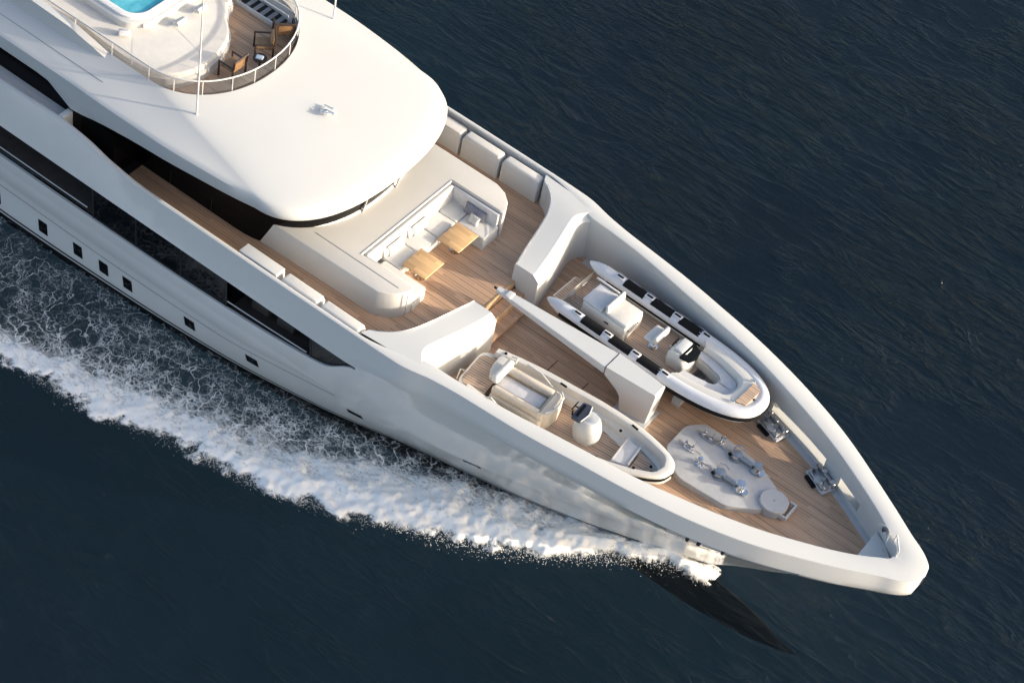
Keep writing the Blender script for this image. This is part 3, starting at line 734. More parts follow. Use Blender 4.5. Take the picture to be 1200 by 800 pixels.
    mb = MB(); mb.prism(round_poly([(6.98, -.55), (7.32, -.42), (7.32, .42), (6.98, .55)], .06), 1.42, 1.465); W(mb, 'bow_step', TEAKT)
    for y in (-.6, .6):
        mb = MB(); mb.box((6.9, y, 1.46), (.18, .05, .04), .012); W(mb, 'cleat', CHROME)
    # helm seat block
    blk = MB(); blk.box((1.75, -.10, 1.02), (1.75, 1.05, .62), .05); W(blk, 'seat_block', TWHITE)
    b2 = MB(); b2.box((1.22, -.10, 1.39), (.78, .98, .12), .05); W(b2, 'aft_cushion', LILAC)
    b2 = MB(); b2.box((2.22, -.10, 1.40), (.80, .98, .14), .05); W(b2, 'front_cushion', CUSH)
    b2 = MB(); b2.box((1.78, -.08, 1.58), (.13, 1.0, .36), .06, ry=-.1); W(b2, 'backrest', CUSH)
    b2 = MB(); b2.box((1.1, .44, 1.49), (.95, .08, .05), .02); W(b2, 'side_rail', WHITE)
    for x, y in ((1.9, -.635), (2.635, -.4), (2.635, .15)):
        b2 = MB(); b2.box((x, y, 1.12), (.18 if y < -.6 else .03, .03 if y < -.6 else .05, .05), .01); W(b2, 'latch', RUB)
    # bolster seat
    b2 = MB(); b2.tube([(3.45, .02, .73), (3.45, .02, 1.15)], .07, 12); b2.lathe([(.001, 0), (.17, 0), (.17, .02), (.08, .04)], (3.45, .02, .725)); s_ = W(b2, 'bolster_pedestal', CHROME)
    b2 = MB(); b2.box((3.40, .05, 1.24), (.42, .78, .16), .07, seg=4); b2.box((3.62, .05, 1.38), (.16, .80, .30), .08, seg=4); W(b2, 'bolster_seat', CUSH)
    # console
    b2 = MB(); rg = []
    for z, x0, x1, hy in ((.73, 4.15, 4.95, .34), (1.05, 4.12, 4.95, .40), (1.35, 4.15, 4.85, .42), (1.5, 4.3, 4.72, .38)):
        rg.append([(x, y+.05, z) for x, y in round_poly([(x0, -hy), (x1-.15, -hy), (x1, -hy*.5), (x1, hy*.5), (x1-.15, hy), (x0, hy)], .1, 3)])
    b2.loft(rg, True, False, True); W(b2, 'console', TWHITE)
    b2 = MB(); b2.add([(4.62, -.40, 1.46), (4.62, .50, 1.46), (4.95, .38, 1.38), (5.05, .05, 1.34), (4.95, -.28, 1.38)], [(0, 1, 2, 3, 4)]); b2.add([(4.62, -.40, 1.52), (4.62, .50, 1.52), (4.98, .36, 1.42), (5.06, .05, 1.38), (4.98, -.26, 1.42)], [(0, 1, 2, 3, 4)]); W(b2, 'windscreen', BLACKG, flat=True)
    b2 = MB(); b2.box((4.45, .06, 1.545), (.34, .62, .10), .04, seg=3); W(b2, 'instrument_pod', WHITE)
    b2 = MB(); M_ = Matrix.Rotation(-1.0, 4, 'Y'); b2.tube([(4.10+.06*math.cos(a)*.5, .18+.17*math.sin(a), 1.36+.15*math.cos(a)) for a in np.linspace(0, 2*PI, 15)], .014, 6, False); b2.tube([(4.10, .18, 1.36), (4.2, .18, 1.34)], .02, 6); W(b2, 'steering_wheel', RUB)
    b2 = MB(); b2.box((4.12, -.20, 1.42), (.05, .06, .2), .015); W(b2, 'throttle', STEEL)
    # tread pads and grab handles on each tube
    for side in (-1, 1):
        for k, x in enumerate((2.15, 3.4, 4.65)) if False else enumerate((1.75, 2.90, 4.05)):
            b2 = MB(); rgs = []
            for xx in (x-.42, x+.42): rgs.append([(xx, side*hw+.262*math.cos(u), zt+.238*math.sin(u)) for u in np.linspace(PI*.22, PI*.78, 7)])
            b2.loft(rgs, False); W(b2, 'tread_pad', RUB)
        for x in (1.1, 2.33, 3.48, 4.66):
            b2 = MB(); b2.box((x, side*hw, zt+.235), (.34, .18, .03), .01); h = W(b2, 'grab_handle', TUBE)
            b2 = MB(); b2.box((x, side*hw, zt+.262), (.24, .07, .03), .01); W(b2, 'handle_grip', RUB, h)
    # inner black skirt of port tube
    b2 = MB(); b2.box((2.7, hw-.25, 1.02), (3.9, .03, .06)); W(b2, 'inner_skirt', RUB)
    for side in (-1, 1):
        b2 = MB(); b2.tube([(x, side*(hw+.245), zt+.10+.02*math.sin(x*9)) for x in np.linspace(.9, 4.6, 40)], .014, 5); W(b2, 'lifeline', LILAC)
    for x, y in ((.35, .45), (.35, -.45)):
        b2 = MB(); b2.tube([(x, y, .73), (x-.05, y, 1.0), (x-.05, y+.25*(-1 if y > 0 else 1), 1.0), (x, y+.25*(-1 if y > 0 else 1), .73)], .02, 6); W(b2, 'boarding_handle', CHROME)
    # chocks carrying it
    for x in (1.2, 5.2):
        b2 = MB(); b2.prism([(x-.15, -.9), (x+.15, -.9), (x+.15, .9), (x-.15, .9)], .005, .34, .02); W(b2, 'chock', GREYP)
    return t
port_tender()

def stbd_tender():
    t = thing('open_tender', 'open white tender with teak sole and grey bow seat, stowed against the starboard bulwark', 'boat', (.62, -2.72, -.5), .096)
    W = lambda mb, n, m, par=None, **k: mb.build(n, m, par or t, world=False, **k)
    L = 7.42
    gy = pchip([0.45, 1.2, 2.5, 4, 5, 5.8, 6.5, 7.0, 7.3, 7.42], [1.04, 1.15, 1.23, 1.22, 1.14, 1.0, .79, .57, .33, 0])
    xs = [.45, .8, 1.2, 1.7, 2.3, 3, 3.6, 4.2, 4.7, 5.1, 5.5, 5.9, 6.2, 6.5, 6.75, 6.95, 7.1, 7.22, 7.32, 7.38, 7.41, 7.42]
    gz = lambda x: .92+.18*max(0, (x-3)/4.4)**1.6
    hull = MB(); rail = MB(); ins = MB(); strake = MB()
    iy = lambda x: max(0, float(gy(x))-.24)
    for side in (-1, 1):
        rh = []; rr = []; ri = []; rs = []
        for x in xs:
            y = float(gy(x)); z = gz(x); k = max(0, (x-4)/3.4)
            xi = min(x, x-.24*k*k*k) if x > 6.5 else x
            xi = .45+(x-.45)*(6.97/6.97)*( (L-.30-.45)/(L-.45)); yi = max(0, min(float(gy(min(L, xi+.0)))-.20, y))
            if x >= 7.419: yi = 0
            rh.append([(x, side*y, z-.10), (x, side*y*.95, z-.38), (x-.15*k, side*y*.60, .36+.30*k), (x-.3*k, 0, .16+.35*k*k)])
            rs.append([(x+.005, side*(y+.015), z-.10), (x+.012*k, side*(y+.045), z-.12), (x+.012*k, side*(y+.045), z-.19), (x, side*(y+.01), z-.20)])
            rr.append([(x, side*y, z-.11), (x+.02*k, side*(y+.02), z-.05), (x, side*y, z), (x*.6+xi*.4, side*(y*.6+yi*.4), z+.025), (xi, side*yi, z+.01)])
            ri.append([(xi, side*yi, z+.01), (xi-.02, side*max(0, yi-.03), z-.06), (xi-.05, side*max(0, yi-.05), .68), (xi-.12*1, side*max(0, yi-.16), .62), (xi-.14, side*max(0, yi-.20), .38)])
        hull.loft(rh, False); rail.loft(rr, False); ins.loft(ri, False); strake.loft(rs, False)
    W(hull, 'hull', TWHITE); W(rail, 'gunwale', CUSH if False else TWHITE, ang=60); W(ins, 'inner_moulding', TWHITE, ang=40); W(strake, 'rubbing_strake', RUB)
    mb = MB(); mb.loft([[(x, -max(0.02, float(gy(x))-.28), .40), (x, max(.02, float(gy(x))-.28), .40)] for x in xs if x < 7], False); W(mb, 'cockpit_sole', TEAKT)
    # transom and swim platform
    mb = MB(); mb.prism(round_poly([(-.0, -.78), (.5, -1.0), (.5, 1.0), (-.0, .78)], .25), .35, .70, .03); W(mb, 'swim_platform', TWHITE)
    mb = MB(); mb.prism(round_poly([(.07, -.68), (.62, -.86), (1.0, -.86), (1.0, .80), (.62, .80), (.07, .66)], .22), .70, .712); W(mb, 'platform_teak', TEAKT)
    # sunpad / engine hatch and U settee
    mb = MB(); mb.prism(round_poly([(.78, -.10), (1.15, -.10), (1.15, .86), (.62, .86), (.66, .2)], .1), .70, .92, .04); W(mb, 'quarter_moulding', TWHITE)
    mb = MB(); mb.box((1.12, .12, 1.12), (.26, 1.05, .30), .11, rz=-.05, seg=5); W(mb, 'head_bolster', CUSH)
    mb = MB(); mb.prism(round_poly([(1.15, -.72), (3.0, -.72), (3.15, -.35), (3.15, .62), (1.15, .66)], .1), .40, .80, .05); W(mb, 'settee_base', BEIGE)
    mb = MB(); mb.box((2.02, .43, .98), (1.75, .26, .26), .1, seg=4); W(mb, 'settee_back', BEIGE)
    mb = MB(); mb.box((1.95, -.02, .83), (1.6, .55, .12), .05, seg=3); W(mb, 'settee_seat', LILAC)
    mb = MB(); mb.box((2.1, -.52, .93), (1.9, .24, .28), .09, seg=4); W(mb, 'settee_back', BEIGE)
    mb = MB(); mb.prism(round_poly([(2.82, -.68), (3.2, -.5), (3.3, 0), (3.2, .5), (2.82, .62)], .12), .42, 1.08, .08); W(mb, 'settee_end', BEIGE)
    mb = MB(); mb.tube([(3.06, -.5, 1.12), (3.22, -.3, 1.14), (3.26, .05, 1.14), (3.22, .38, 1.14), (3.06, .55, 1.12)], .035, 8); W(mb, 'grab_rail', WHITE)
    mb = MB(); mb.tube([(1.0, .92, 1.02), (1.25, .80, 1.2), (1.3, .62, 1.2), (1.1, .50, 1.15)], .028, 8); mb.tube([(1.55, .98, .98), (2.1, .9, 1.05), (2.6, .83, .8)], .03, 8); W(mb, 'quarter_rail', WHITE)
    mb = MB(); mb.tube([(-.02, -.75, .73), (-.06, -.5, .95), (-.02, -.3, .73)], .02, 6); mb.tube([(1.0, -.92, .80), (1.35, -.95, 1.0), (1.6, -.9, .80)], .02, 6); W(mb, 'boarding_rail', WHITE)
    # egg console with dark helm
    mb = MB(); rg = []
    for z, x0, x1, hy in ((.40, 3.95, 4.75, .30), (.7, 3.9, 4.85, .36), (1.0, 3.9, 4.85, .38), (1.28, 3.98, 4.76, .36), (1.42, 4.12, 4.66, .28)):
        rg.append([(x, y-.02, z) for x, y in smooth_closed([((x0+x1)/2+(x1-x0)/2*math.cos(a), hy*math.sin(a)) for a in np.linspace(0, 2*PI, 9)[:-1]], 3)])
    mb.loft(rg, True, False, True); W(mb, 'console', WHITE, ang=50)
    mb = MB(); mb.prism(round_poly([(3.86, -.40), (4.20, -.42), (4.28, 0), (4.20, .42), (3.90, .38)], .08), 1.38, 1.47, .03); W(mb, 'dashboard', NAVY)
    mb = MB(); mb.box((4.02, -.0, 1.50), (.1, .55, .03), .01); W(mb, 'dash_display', BLACKG)
    mb = MB(); mb.tube([(4.22, -.38, 1.46), (4.31, 0, 1.48), (4.22, .38, 1.46)], .02, 6); W(mb, 'windscreen_trim', WHITE)
    mb = MB(); mb.tube([(3.74+.05*math.cos(a), .12+.17*math.sin(a), 1.40+.15*math.cos(a)) for a in np.linspace(0, 2*PI, 15)], .016, 6, False); mb.tube([(3.74, .12, 1.40), (3.9, .12, 1.40)], .022, 6); mb.tube([(3.74, -.05, 1.40), (3.74, .29, 1.40)], .012, 6); W(mb, 'steering_wheel', RUB)
    mb = MB(); mb.box((3.84, -.24, 1.48), (.05, .05, .2), .015); W(mb, 'throttle', RUB)
    # bow seat, step and locker
    mb = MB(); mb.prism([(5.55, -.56), (6.1, -.42), (6.1, .42), (5.55, .56)], .40, .78, .03); W(mb, 'bow_seat', LILAC)
    mb = MB(); mb.box((5.58, 0, .795), (.035, 1.0, .02)); mb.box((6.08, 0, .80), (.06, .84, .05), .01); W(mb, 'bow_seat_trim', TWHITE)
    mb = MB(); mb.prism([(6.15, -.38), (6.7, -.16), (6.78, 0), (6.7, .16), (6.15, .38)], .5, .66); W(mb, 'bow_locker', TEAKT)
    for x, y in ((2.9, 1.0), (5.6, .86), (5.1, -.94)):
        mb = MB(); mb.box((x, y, gz(x)+.035), (.26, .08, .04), .02, rz=(-.1 if x < 3 else -.25*(1 if y > 0 else -1))); W(mb, 'cleat', RUB)
    for x, y in ((5.25, .62), (6.72, -.05), (6.35, -.62), (.75, .97)):
        mb = MB(); mb.lathe([(.001, 0), (.05, 0), (.05, .03), (.001, .035)], (x, y, gz(x)+.02 if abs(y) > .6 and x > 6 or x < 1 else .82)); W(mb, 'deck_fitting', RUB)
    for x in (1.6, 5.0):
        mb = MB(); mb.prism([(x-.15, -.8), (x+.15, -.8), (x+.15, .8), (x-.15, .8)], .005, .30, .02); W(mb, 'chock', GREYP)
    return t
stbd_tender()

# ------------------------------------------------------------------ anchor gear
platform = thing('windlass_platform', 'grey arrow-shaped raised plinth on the bow deck carrying the anchor gear', 'platform', (9, -.1, -.5))
PP = round_poly([(7.02, -.62), (7.02, .55), (7.45, 1.08), (8.0, 1.06), (9.6, .92), (10.65, .45), (10.9, -.1), (10.65, -.66), (9.7, -1.3), (8.1, -1.40), (7.6, -1.2)], .18)
mb = MB(); mb.prism(PP, -.5, -.26, .03); mb.build('plinth', GREYP, platform, ang=30)
hatch = thing('round_deck_hatch', 'round grey hatch lid at the forward tip of the windlass plinth', 'hatch', (10.82, -.10, -.49))
mb = MB(); mb.lathe([(.001, -.49), (.47, -.49), (.47, -.19), (.45, -.165), (.001, -.155)], (10.82, -.10, 0), 40); mb.build('lid', GREYP, hatch)
mb = MB(); mb.lathe([(.001, 0), (.03, 0), (.03, .02), (.001, .02)], (10.82, -.1, -.157), 12); mb.build('lid_knob', MGREY, hatch)
mb = MB(); mb.box((11.42, .0, -.36), (.07, .72, .16), .01); mb.box((11.3, .33, -.36), (.2, .06, .16), .01); mb.box((11.3, -.33, -.36), (.2, .06, .16), .01); mb.build('bracket', WHITE, hatch)
def windlass(label, y):
    s = 1 if y > 0 else -1
    t = thing('anchor_windlass', label, 'windlass', (9.2, y, -.26), 0, 'pair of anchor windlasses')
    Z = -.258
    mb = MB(); mb.lathe([(.001, 0), (.22, 0), (.22, .03), (.14, .05), (.10, .12), (.09, .22), (.14, .28), (.15, .30), (.001, .31)], (9.72, y*.98, Z), 24); mb.build('capstan', CHROME if s < 0 else STEEL, t)
    mb = MB(); mb.lathe([(.001, 0), (.24, 0), (.24, .04), (.15, .06), (.12, .12), (.17, .17), (.17, .20), (.001, .22)], (8.95, y*.98, Z), 24); mb.build('gypsy', STEEL, t)
    mb = MB()
    for i in range(13):
        c = (8.05+i*.075*1.0, y*.98+(.05 if s > 0 else -.02)*(1-i/13), Z+.055+.012*i/13*4); r = [(c[0]+.052*math.cos(a), c[1]+(.030*math.sin(a) if i % 2 else 0), c[2]+(0 if i % 2 else .030*math.sin(a))) for a in np.linspace(0, 2*PI, 11)]
        mb.tube(r, .012, 5, False)
    mb.build('anchor_chain', STEEL, t)
    mb = MB(); mb.box((9.33, y, Z+.10), (.5, .16, .16), .04); mb.build('gearbox', STEEL, t)
    mb = MB(); mb.tube([(8.72, y+.22, Z+.05), (8.78, y+.26, Z+.22), (8.95, y+.27, Z+.28), (9.12, y+.24, Z+.22)], .03, 8); mb.build('brake_lever', CHROME, t)
    mb = MB(); mb.lathe([(.001, 0), (.06, 0), (.09, .09), (.12, .16), (.001, .16)], (9.95, y-.12, Z), 16); mb.build('warping_head', CHROME, t)
    mb = MB(); mb.lathe([(.001, -.02), (.07, -.02), (.07, .02), (.001, .02)], (8.78, y-.16, Z+.15), 14, Matrix.Rotation(PI/2, 4, 'X')); mb.build('handwheel', RUB, t)
windlass('dull steel anchor windlass with a pale drum on the port half of the grey plinth', .60)
windlass('bright chrome anchor windlass on the starboard half of the grey plinth', -.42)
def chain_stopper(label, x, y, m, k=1):
    t = thing('chain_stopper', label, 'chain stopper', (x, y, -.26), 0, 'chain stoppers aft of the windlasses')
    Z = -.258
    mb = MB(); mb.box((x, y, Z+.03), (.55*k, .2, .06), .015); mb.build('base_plate', m, t)
    for dx in (-.15, .12):
        mb = MB(); mb.box((x+dx, y+.06, Z+.12), (.1, .05, .16), .02); mb.box((x+dx, y-.06, Z+.12), (.1, .05, .16), .02); mb.build('cheek', CHROME, t)
    mb = MB()
    for i in range(9):
        c = (x-.42+i*.10, y, Z+.075); r = [( c[0]+.062*math.cos(a), c[1]+(.032*math.sin(a) if i % 2 else 0), c[2]+(0 if i % 2 else .032*math.sin(a))) for a in np.linspace(0, 2*PI, 11)]
        mb.tube(r, .012, 5, False)
    mb.build('chain', STEEL, t)
    mb = MB(); mb.tube([(x+.1, y+.12, Z+.1), (x+.15, y+.14, Z+.28)], .014, 6); mb.build('handle', CHROME, t)
chain_stopper('dark steel chain stopper at the port aft corner of the plinth', 7.85, .58, STEEL)
chain_stopper('short chain stopper at the starboard aft corner of the plinth, behind the open tender bow', 7.62, -.18, CHROME, .7)
def bitts(label, x, y):
    t = thing('mooring_bitt', label, 'bollard', (x, y, -.26), 0, 'upright chrome mooring bitts'); Z = -.258
    mb = MB(); mb.lathe([(.001, 0), (.13, 0), (.13, .02), (.06, .04), (.05, .22), (.09, .28), (.09, .31), (.001, .33)], (x, y, Z), 20); mb.build('post', CHROME, t)
    mb = MB(); mb.tube([(x, y-.16, Z+.2), (x, y+.16, Z+.2)], .028, 8); mb.build('cross_pin', CHROME, t)
    mb = MB(); mb.lathe([(.001, 0), (.07, 0), (.05, .08), (.001, .1)], (x+.18, y-.12, Z), 14); mb.build('side_button', CHROME, t)
bitts('tall chrome mooring bitt beside the port chain stopper', 8.3, .74)
bitts('tall chrome mooring bitt on the starboard side of the plinth centre', 8.22, -.50)
def fairlead(label, x, y, rz):
    t = thing('roller_fairlead', label, 'fairlead', (x, y, -.5), rz, 'roller fairleads along the port bulwark')
    W = lambda mb, n, m: mb.build(n, m, t, world=False)
    mb = MB(); mb.box((0, 0, .06), (1.0, .55, .12), .03); W(mb, 'base', GREYP)
    mb = MB(); mb.box((0, .18, .2), (.9, .12, .2), .03); mb.box((0, -.2, .17), (.8, .1, .12), .03); W(mb, 'frame', STEEL)
    for k in range(4):
        mb = MB(); mb.lathe([(.001, 0), (.09, 0), (.06, .05), (.06, .2), (.09, .25), (.001, .26)], (-.36+k*.24, .16 if k % 2 else -.05, .11), 14); W(mb, 'roller', CHROME if k % 2 else STEEL)
    mb = MB(); mb.tube([(-.42, .05, .12), (-.45, .1, .42), (-.30, .12, .46)], .035, 8); mb.tube([(.42, -.1, .12), (.46, -.05, .34)], .035, 8); W(mb, 'horn', CHROME)
    mb = MB(); mb.lathe([(.001, 0), (.16, 0), (.16, .05), (.001, .06)], (.05, -.16, .22), 18); W(mb, 'cover_disc', GREYP)
    mb = MB(); mb.box((-.1, -.32, .05), (.5, .16, .1), .02); W(mb, 'foot_block', RUB)
fairlead('chrome roller fairlead by the port bulwark just ahead of the inflatable tender', 9.15, 2.62, -.33)
fairlead('chrome roller fairlead by the port bulwark nearest the bow point', 11.45, 1.86, -.46)
# bow locker, jackstaff with flag
mb = MB(); mb.prism([(13.95, -.86), (13.95, .84), (14.5, .50), (14.90, .12), (14.90, -.12), (14.5, -.50)], -.49, .22, .03); o = mb.build('bow_locker', WHITE, None); tag(o, 'low white triangular locker filling the point of the bow', 'locker')
flag = thing('jackstaff', 'short white jackstaff at the bow with a small white flag bearing a dark shield', 'flagpole', (14.45, .35, .2))
mb = MB(); mb.tube([(14.48, .30, .2), (14.42, .34, 1.12)], .018, 8); mb.build('staff', WHITE, flag)
def flagm():
    mb = MB(); R_ = []
    for i in range(12):
        u = i/11; R_.append([(14.42-.62*u*.75, .34+.10*math.sin(u*5)+.42*u*.8, 1.08-.30*v*(1-u*.55)-.18*u-.05*math.sin(u*6+v)) for v in np.linspace(0, 1, 6)])
    mb.loft(R_, False); o = mb.build('flag', CAPW, flag, solid=.004)
    mb = MB(); c = Vector((14.20, .47, .87)); a = Vector((-.45, .33, -.15)).normalized(); b = Vector((0, 0, -1))
    nrm = a.cross(b).normalized(); c += Vector((.0, -.0, 0))
    sh = [(-.07, -.08), (.07, -.08), (.07, .01), (.0, .10), (-.07, .01)]
    for off in (.03, ):
        pts = [c+a*p+b*q-nrm*off for p, q in sh]+[c+a*p+b*q+nrm*off for p, q in sh]
        mb.add(pts, [(0, 1, 2, 3, 4), (9, 8, 7, 6, 5)]+[(i, (i+1) % 5, (i+1) % 5+5, i+5) for i in range(5)])
    mb.build('shield_emblem', NAVY, o)
flagm()
mb = MB(); mb.tube([(14.62, .46, .70), (14.64, .46, 1.02), (14.98, -.02, 1.02), (14.96, -.04, .70)], .03, 8); o = mb.build('bow_hoop', WHITE, None); tag(o, 'white tubular hoop fixed on the bow cap beside the flag', 'rail')
# deck hatch outlines in the teak
mb = MB()
for a, b in (((2.3, -.55), (2.3, .0)), ((3.6, -.65), (3.6, .0))): mb.box(((a[0]+b[0])/2, (a[1]+b[1])/2, -.497), (.03, .6, .01))
mb.box((2.95, -.62, -.497), (1.3, .03, .01)); o = mb.build('deck_hatch_seam', DWOOD, yacht)

# ------------------------------------------------------------------ sundeck: pool, sunpad, furniture, masts
pad = thing('pool_sunpad', 'large white curved sunpad wrapping the front of the sundeck pool', 'sunpad', (-14.5, 0, 3.05))
PD = smooth_closed([(-20, 2.2), (-20, -2.62), (-16.6, -2.70), (-14.6, -2.80), (-13.4, -2.72), (-12.65, -2.30), (-12.28, -1.5), (-12.3, -.4), (-12.7, .6), (-13.3, 1.15), (-13.75, 1.7), (-14.5, 2.2)], 6)
mb = MB(); mb.prism(PD, 3.05, 3.42, 0); mb.build('base', WHITE, pad, ang=30)
def inset(P, d):
    c = Vector((-16, 0)); out = []
    for p in P:
        v = Vector(p[:2]); out.append(tuple(v+(c-v).normalized()*d))
    return out
mb = MB(); mb.prism(inset(PD, .06), 3.40, 3.62, .09, 4); mb.build('mattress', PADC, pad, ang=40)
mb = MB()
for (a, b) in (((-14.6, -.4), (-12.5, -.9)), ((-14.9, -1.8), (-13.9, -2.9))):
    a, b = Vector(a), Vector(b); d = (b-a).normalized(); q = Vector((-d.y, d.x))*.012
    mb.add([(a.x+q.x, a.y+q.y, 3.624), (b.x+q.x, b.y+q.y, 3.624), (b.x-q.x, b.y-q.y, 3.624), (a.x-q.x, a.y-q.y, 3.624)], [(0, 1, 2, 3)])
mb.build('seam', LILAC, pad)
pool = thing('sundeck_pool', 'turquoise raised plunge pool with a white mosaic rim', 'pool', (-17, 0, 3.05))
PO_ = round_poly([(-20, 2.0), (-20, -1.80), (-15.35, -1.80), (-14.72, -1.2), (-14.72, 1.4), (-15.3, 2.0)], .3)
PM_ = round_poly([(-20, 1.8), (-20, -1.62), (-15.42, -1.62), (-14.90, -1.12), (-14.90, 1.3), (-15.4, 1.8)], .3)
PI_ = round_poly([(-20, 1.6), (-20, -1.40), (-15.5, -1.40), (-15.12, -1.02), (-15.12, 1.2), (-15.5, 1.6)], .3)
def rimloft(seqs, name, m):
    mb = MB(); mb.loft([[(x, y, z) for x, y in P] for P, z in seqs], True); mb.build(name, m, pool, ang=35)
rimloft([(PO_, 3.5), (PO_, 3.86), (inset(PO_, .03), 3.88), (PM_, 3.88)], 'surround', WHITE)
rimloft([(PM_, 3.88), (PM_, 3.96), (inset(PM_, .03), 3.97), (PI_, 3.97), (PI_, 3.3)], 'rim', mat('mosaic_white', (.72, .73, .73), .4, var=.25, vs=40))
mb = MB(); mb.prism(PI_, 3.25, 3.3); mb.build('basin_floor', POOLTILE, pool)
def poolwater():
    m, t, b = nodes('pool_water'); f = noise(t, tc(t), 1.6, 3, dist=.6)
    t.links.new(ramp(t, f, [(.35, (.05, .33, .45)), (.7, (.14, .50, .60))]), b.inputs['Base Color']); b.inputs['Roughness'].default_value = .06
    bp = N(t, 'ShaderNodeBump'); bp.inputs['Strength'].default_value = .3; bp.inputs['Distance'].default_value = .05; t.links.new(noise(t, tc(t), 4, 3), bp.inputs['Height']); t.links.new(bp.outputs[0], b.inputs['Normal']); return m
mb = MB(); mb.prism(inset(PI_, -.0), 3.86, 3.90); mb.build('pool_water', poolwater(), pool)
def roll(label, c, rz, m=CUSH, size=(.30, .46, .14)):
    mb = MB(); mb.box((0, 0, 0), size, .06, seg=4); mb.box((0, 0, .08), (size[0]*.8, size[1]*.96, .1), .045, seg=3); o = mb.build('pillow', m, None, ang=60); o.location = c; o.rotation_euler = (.0, -.35, rz)
    tag(o, label, 'pillow', 'pillows on the pool sunpad'); return o
roll('white pillow on the sunpad nearest the pool front corner', (-14.15, -.30, 3.75), -.1)
roll('white pillow on the sunpad farthest to port near the flag mast', (-14.15, .70, 3.75), .0)
roll('small rolled towel-like pillow beside the starboard pool corner', (-14.78, -1.25, 3.73), -.7, CUSH, (.16, .34, .12))
roll('striped white pillow on the starboard arm of the sunpad', (-15.05, -2.05, 3.73), -.9, LILAC, (.3, .4, .12))
def chair(label, loc, rz):
    t = thing('deck_armchair', label, 'chair', loc, rz, 'amber armchairs on the sundeck')
    W = lambda mb, n, m: mb.build(n, m, t, world=False)
    mb = MB(); mb.box((0, 0, .42), (.56, .56, .12), .04); W(mb, 'seat', AMBER)
    mb = MB(); mb.box((-.27, 0, .66), (.07, .54, .42), .03, ry=-.15); W(mb, 'backrest', AMBER)
    for y in (-.33, .33):
        mb = MB(); mb.tube([(-.3, y, .0), (-.3, y, .62), (.3, y, .62), (.3, y, 0)], .042, 6); W(mb, 'arm_frame', DWOOD)
    mb = MB(); mb.tube([(-.32, -.33, .6), (-.36, -.33, .92), (-.36, .33, .92), (-.32, .33, .6)], .045, 6); W(mb, 'back_frame', DWOOD)
    return t
ch = chair('amber seat dark framed armchair facing the pool, nearest the starboard rail', (-11.75, -.38, 3.05), PI)
clone(ch, (-11.75, 1.20, 3.05), PI+.75, 'amber seat dark framed armchair turned towards the small blue table')
clone(ch, (-11.75, 2.25, 3.05), 2.4, 'amber backed armchair half cut off by the handrail, farthest to port')
st = thing('side_table', 'small dark side table with a pale blue cloth between the armchairs', 'table', (-11.35, .55, 3.05))
mb = MB(); mb.lathe([(.001, .4), (.24, .4), (.24, .44), (.001, .44)], (-11.35, .55, 3.05), 20); mb.build('top', DWOOD, st)
mb = MB(); mb.tube([(-11.35, .55, 3.05), (-11.35, .55, 3.47)], .04, 8); mb.build('pedestal', DWOOD, st)
mb = MB(); mb.box((-11.33, .5, 3.54), (.26, .2, .08), .03, rz=.4); o = mb.build('folded_cloth', mat('pale_blue_cloth', (.42, .52, .62), .9, var=.2, vs=12), None); tag(o, 'pale blue folded cloth lying on the small dark side table', 'cloth')
# stairwell opening with rails
sw = thing('stairwell', 'dark stairwell opening with pale tubular guard rails on the sundeck port side', 'stairs', (-12.7, 2.75, 3.05))
mb = MB(); mb.box((-12.9, 2.80, 3.075), (2.3, .62, .05)); mb.build('opening', OPEN, sw)
mb = MB(); mb.box((-12.9, 2.46, 3.14), (2.4, .07, .18), .01); mb.box((-11.72, 2.78, 3.14), (.07, .65, .18), .01); mb.build('coaming', WHITE, sw)
for dy in (0., .28):
    mb = MB(); mb.tube([(-14.0, 2.62+dy, 3.1), (-14.0, 2.62+dy, 3.75), (-11.9, 2.62+dy, 3.75), (-11.9, 2.62+dy, 3.1)], .022, 6); mb.build('guard_rail', WHITE, sw)
mb = MB()
for k in range(6): mb.box((-13.7+k*.32, 2.8, 3.11-.0), (.16, .55, .02))
mb.build('stair_tread', MGREY, sw)
for lab, x, y, z, h in (('tall thin white whip antenna at the starboard front of the sundeck rail', -10.83, -3.16, 3.42, 6.0), ('thin white whip antenna on the port roof edge beyond the rail', -10.95, 3.9, 3.12, 4.0)):
    t = thing('whip_antenna', lab, 'antenna', (x, y, z), 0, 'whip antennas on the roof')
    mb = MB(); mb.tube([(x, y, z-.05), (x+.0, y, z+h*.5), (x-.02, y, z+h)], [.035, .028, .015], 8); mb.build('whip', WHITE, t)
    mb = MB(); mb.lathe([(.001, 0), (.10, 0), (.07, .06), (.05, .2), (.001, .22)], (x, y, z-.03), 16); mb.build('foot', WHITE, t)
hn = thing('roof_horn', 'small cluster of white and chrome horns alone on the middle of the roof', 'horn', (-8.05, .05, 3.5))
zr = 3.50
mb = MB(); mb.lathe([(.001, -.1), (.11, -.1), (.09, .05), (.05, .12), (.001, .13)], (-8.1, .05, zr), 14); mb.build('pedestal', WHITE, hn)
for dy, dx in ((-.14, .0), (.14, .0), (0, .16)):
    mb = MB(); mb.tube([(-8.25+dx, .05+dy, zr+.16), (-8.0+dx, .05+dy, zr+.18), (-7.85+dx, .05+dy, zr+.2)], [.02, .03, .075], 10); mb.build('trumpet', CHROME, hn)
mb = MB(); mb.tube([(-8.2, -.12, zr+.12), (-8.2, .22, zr+.12)], .02, 6); mb.build('bracket', WHITE, hn)

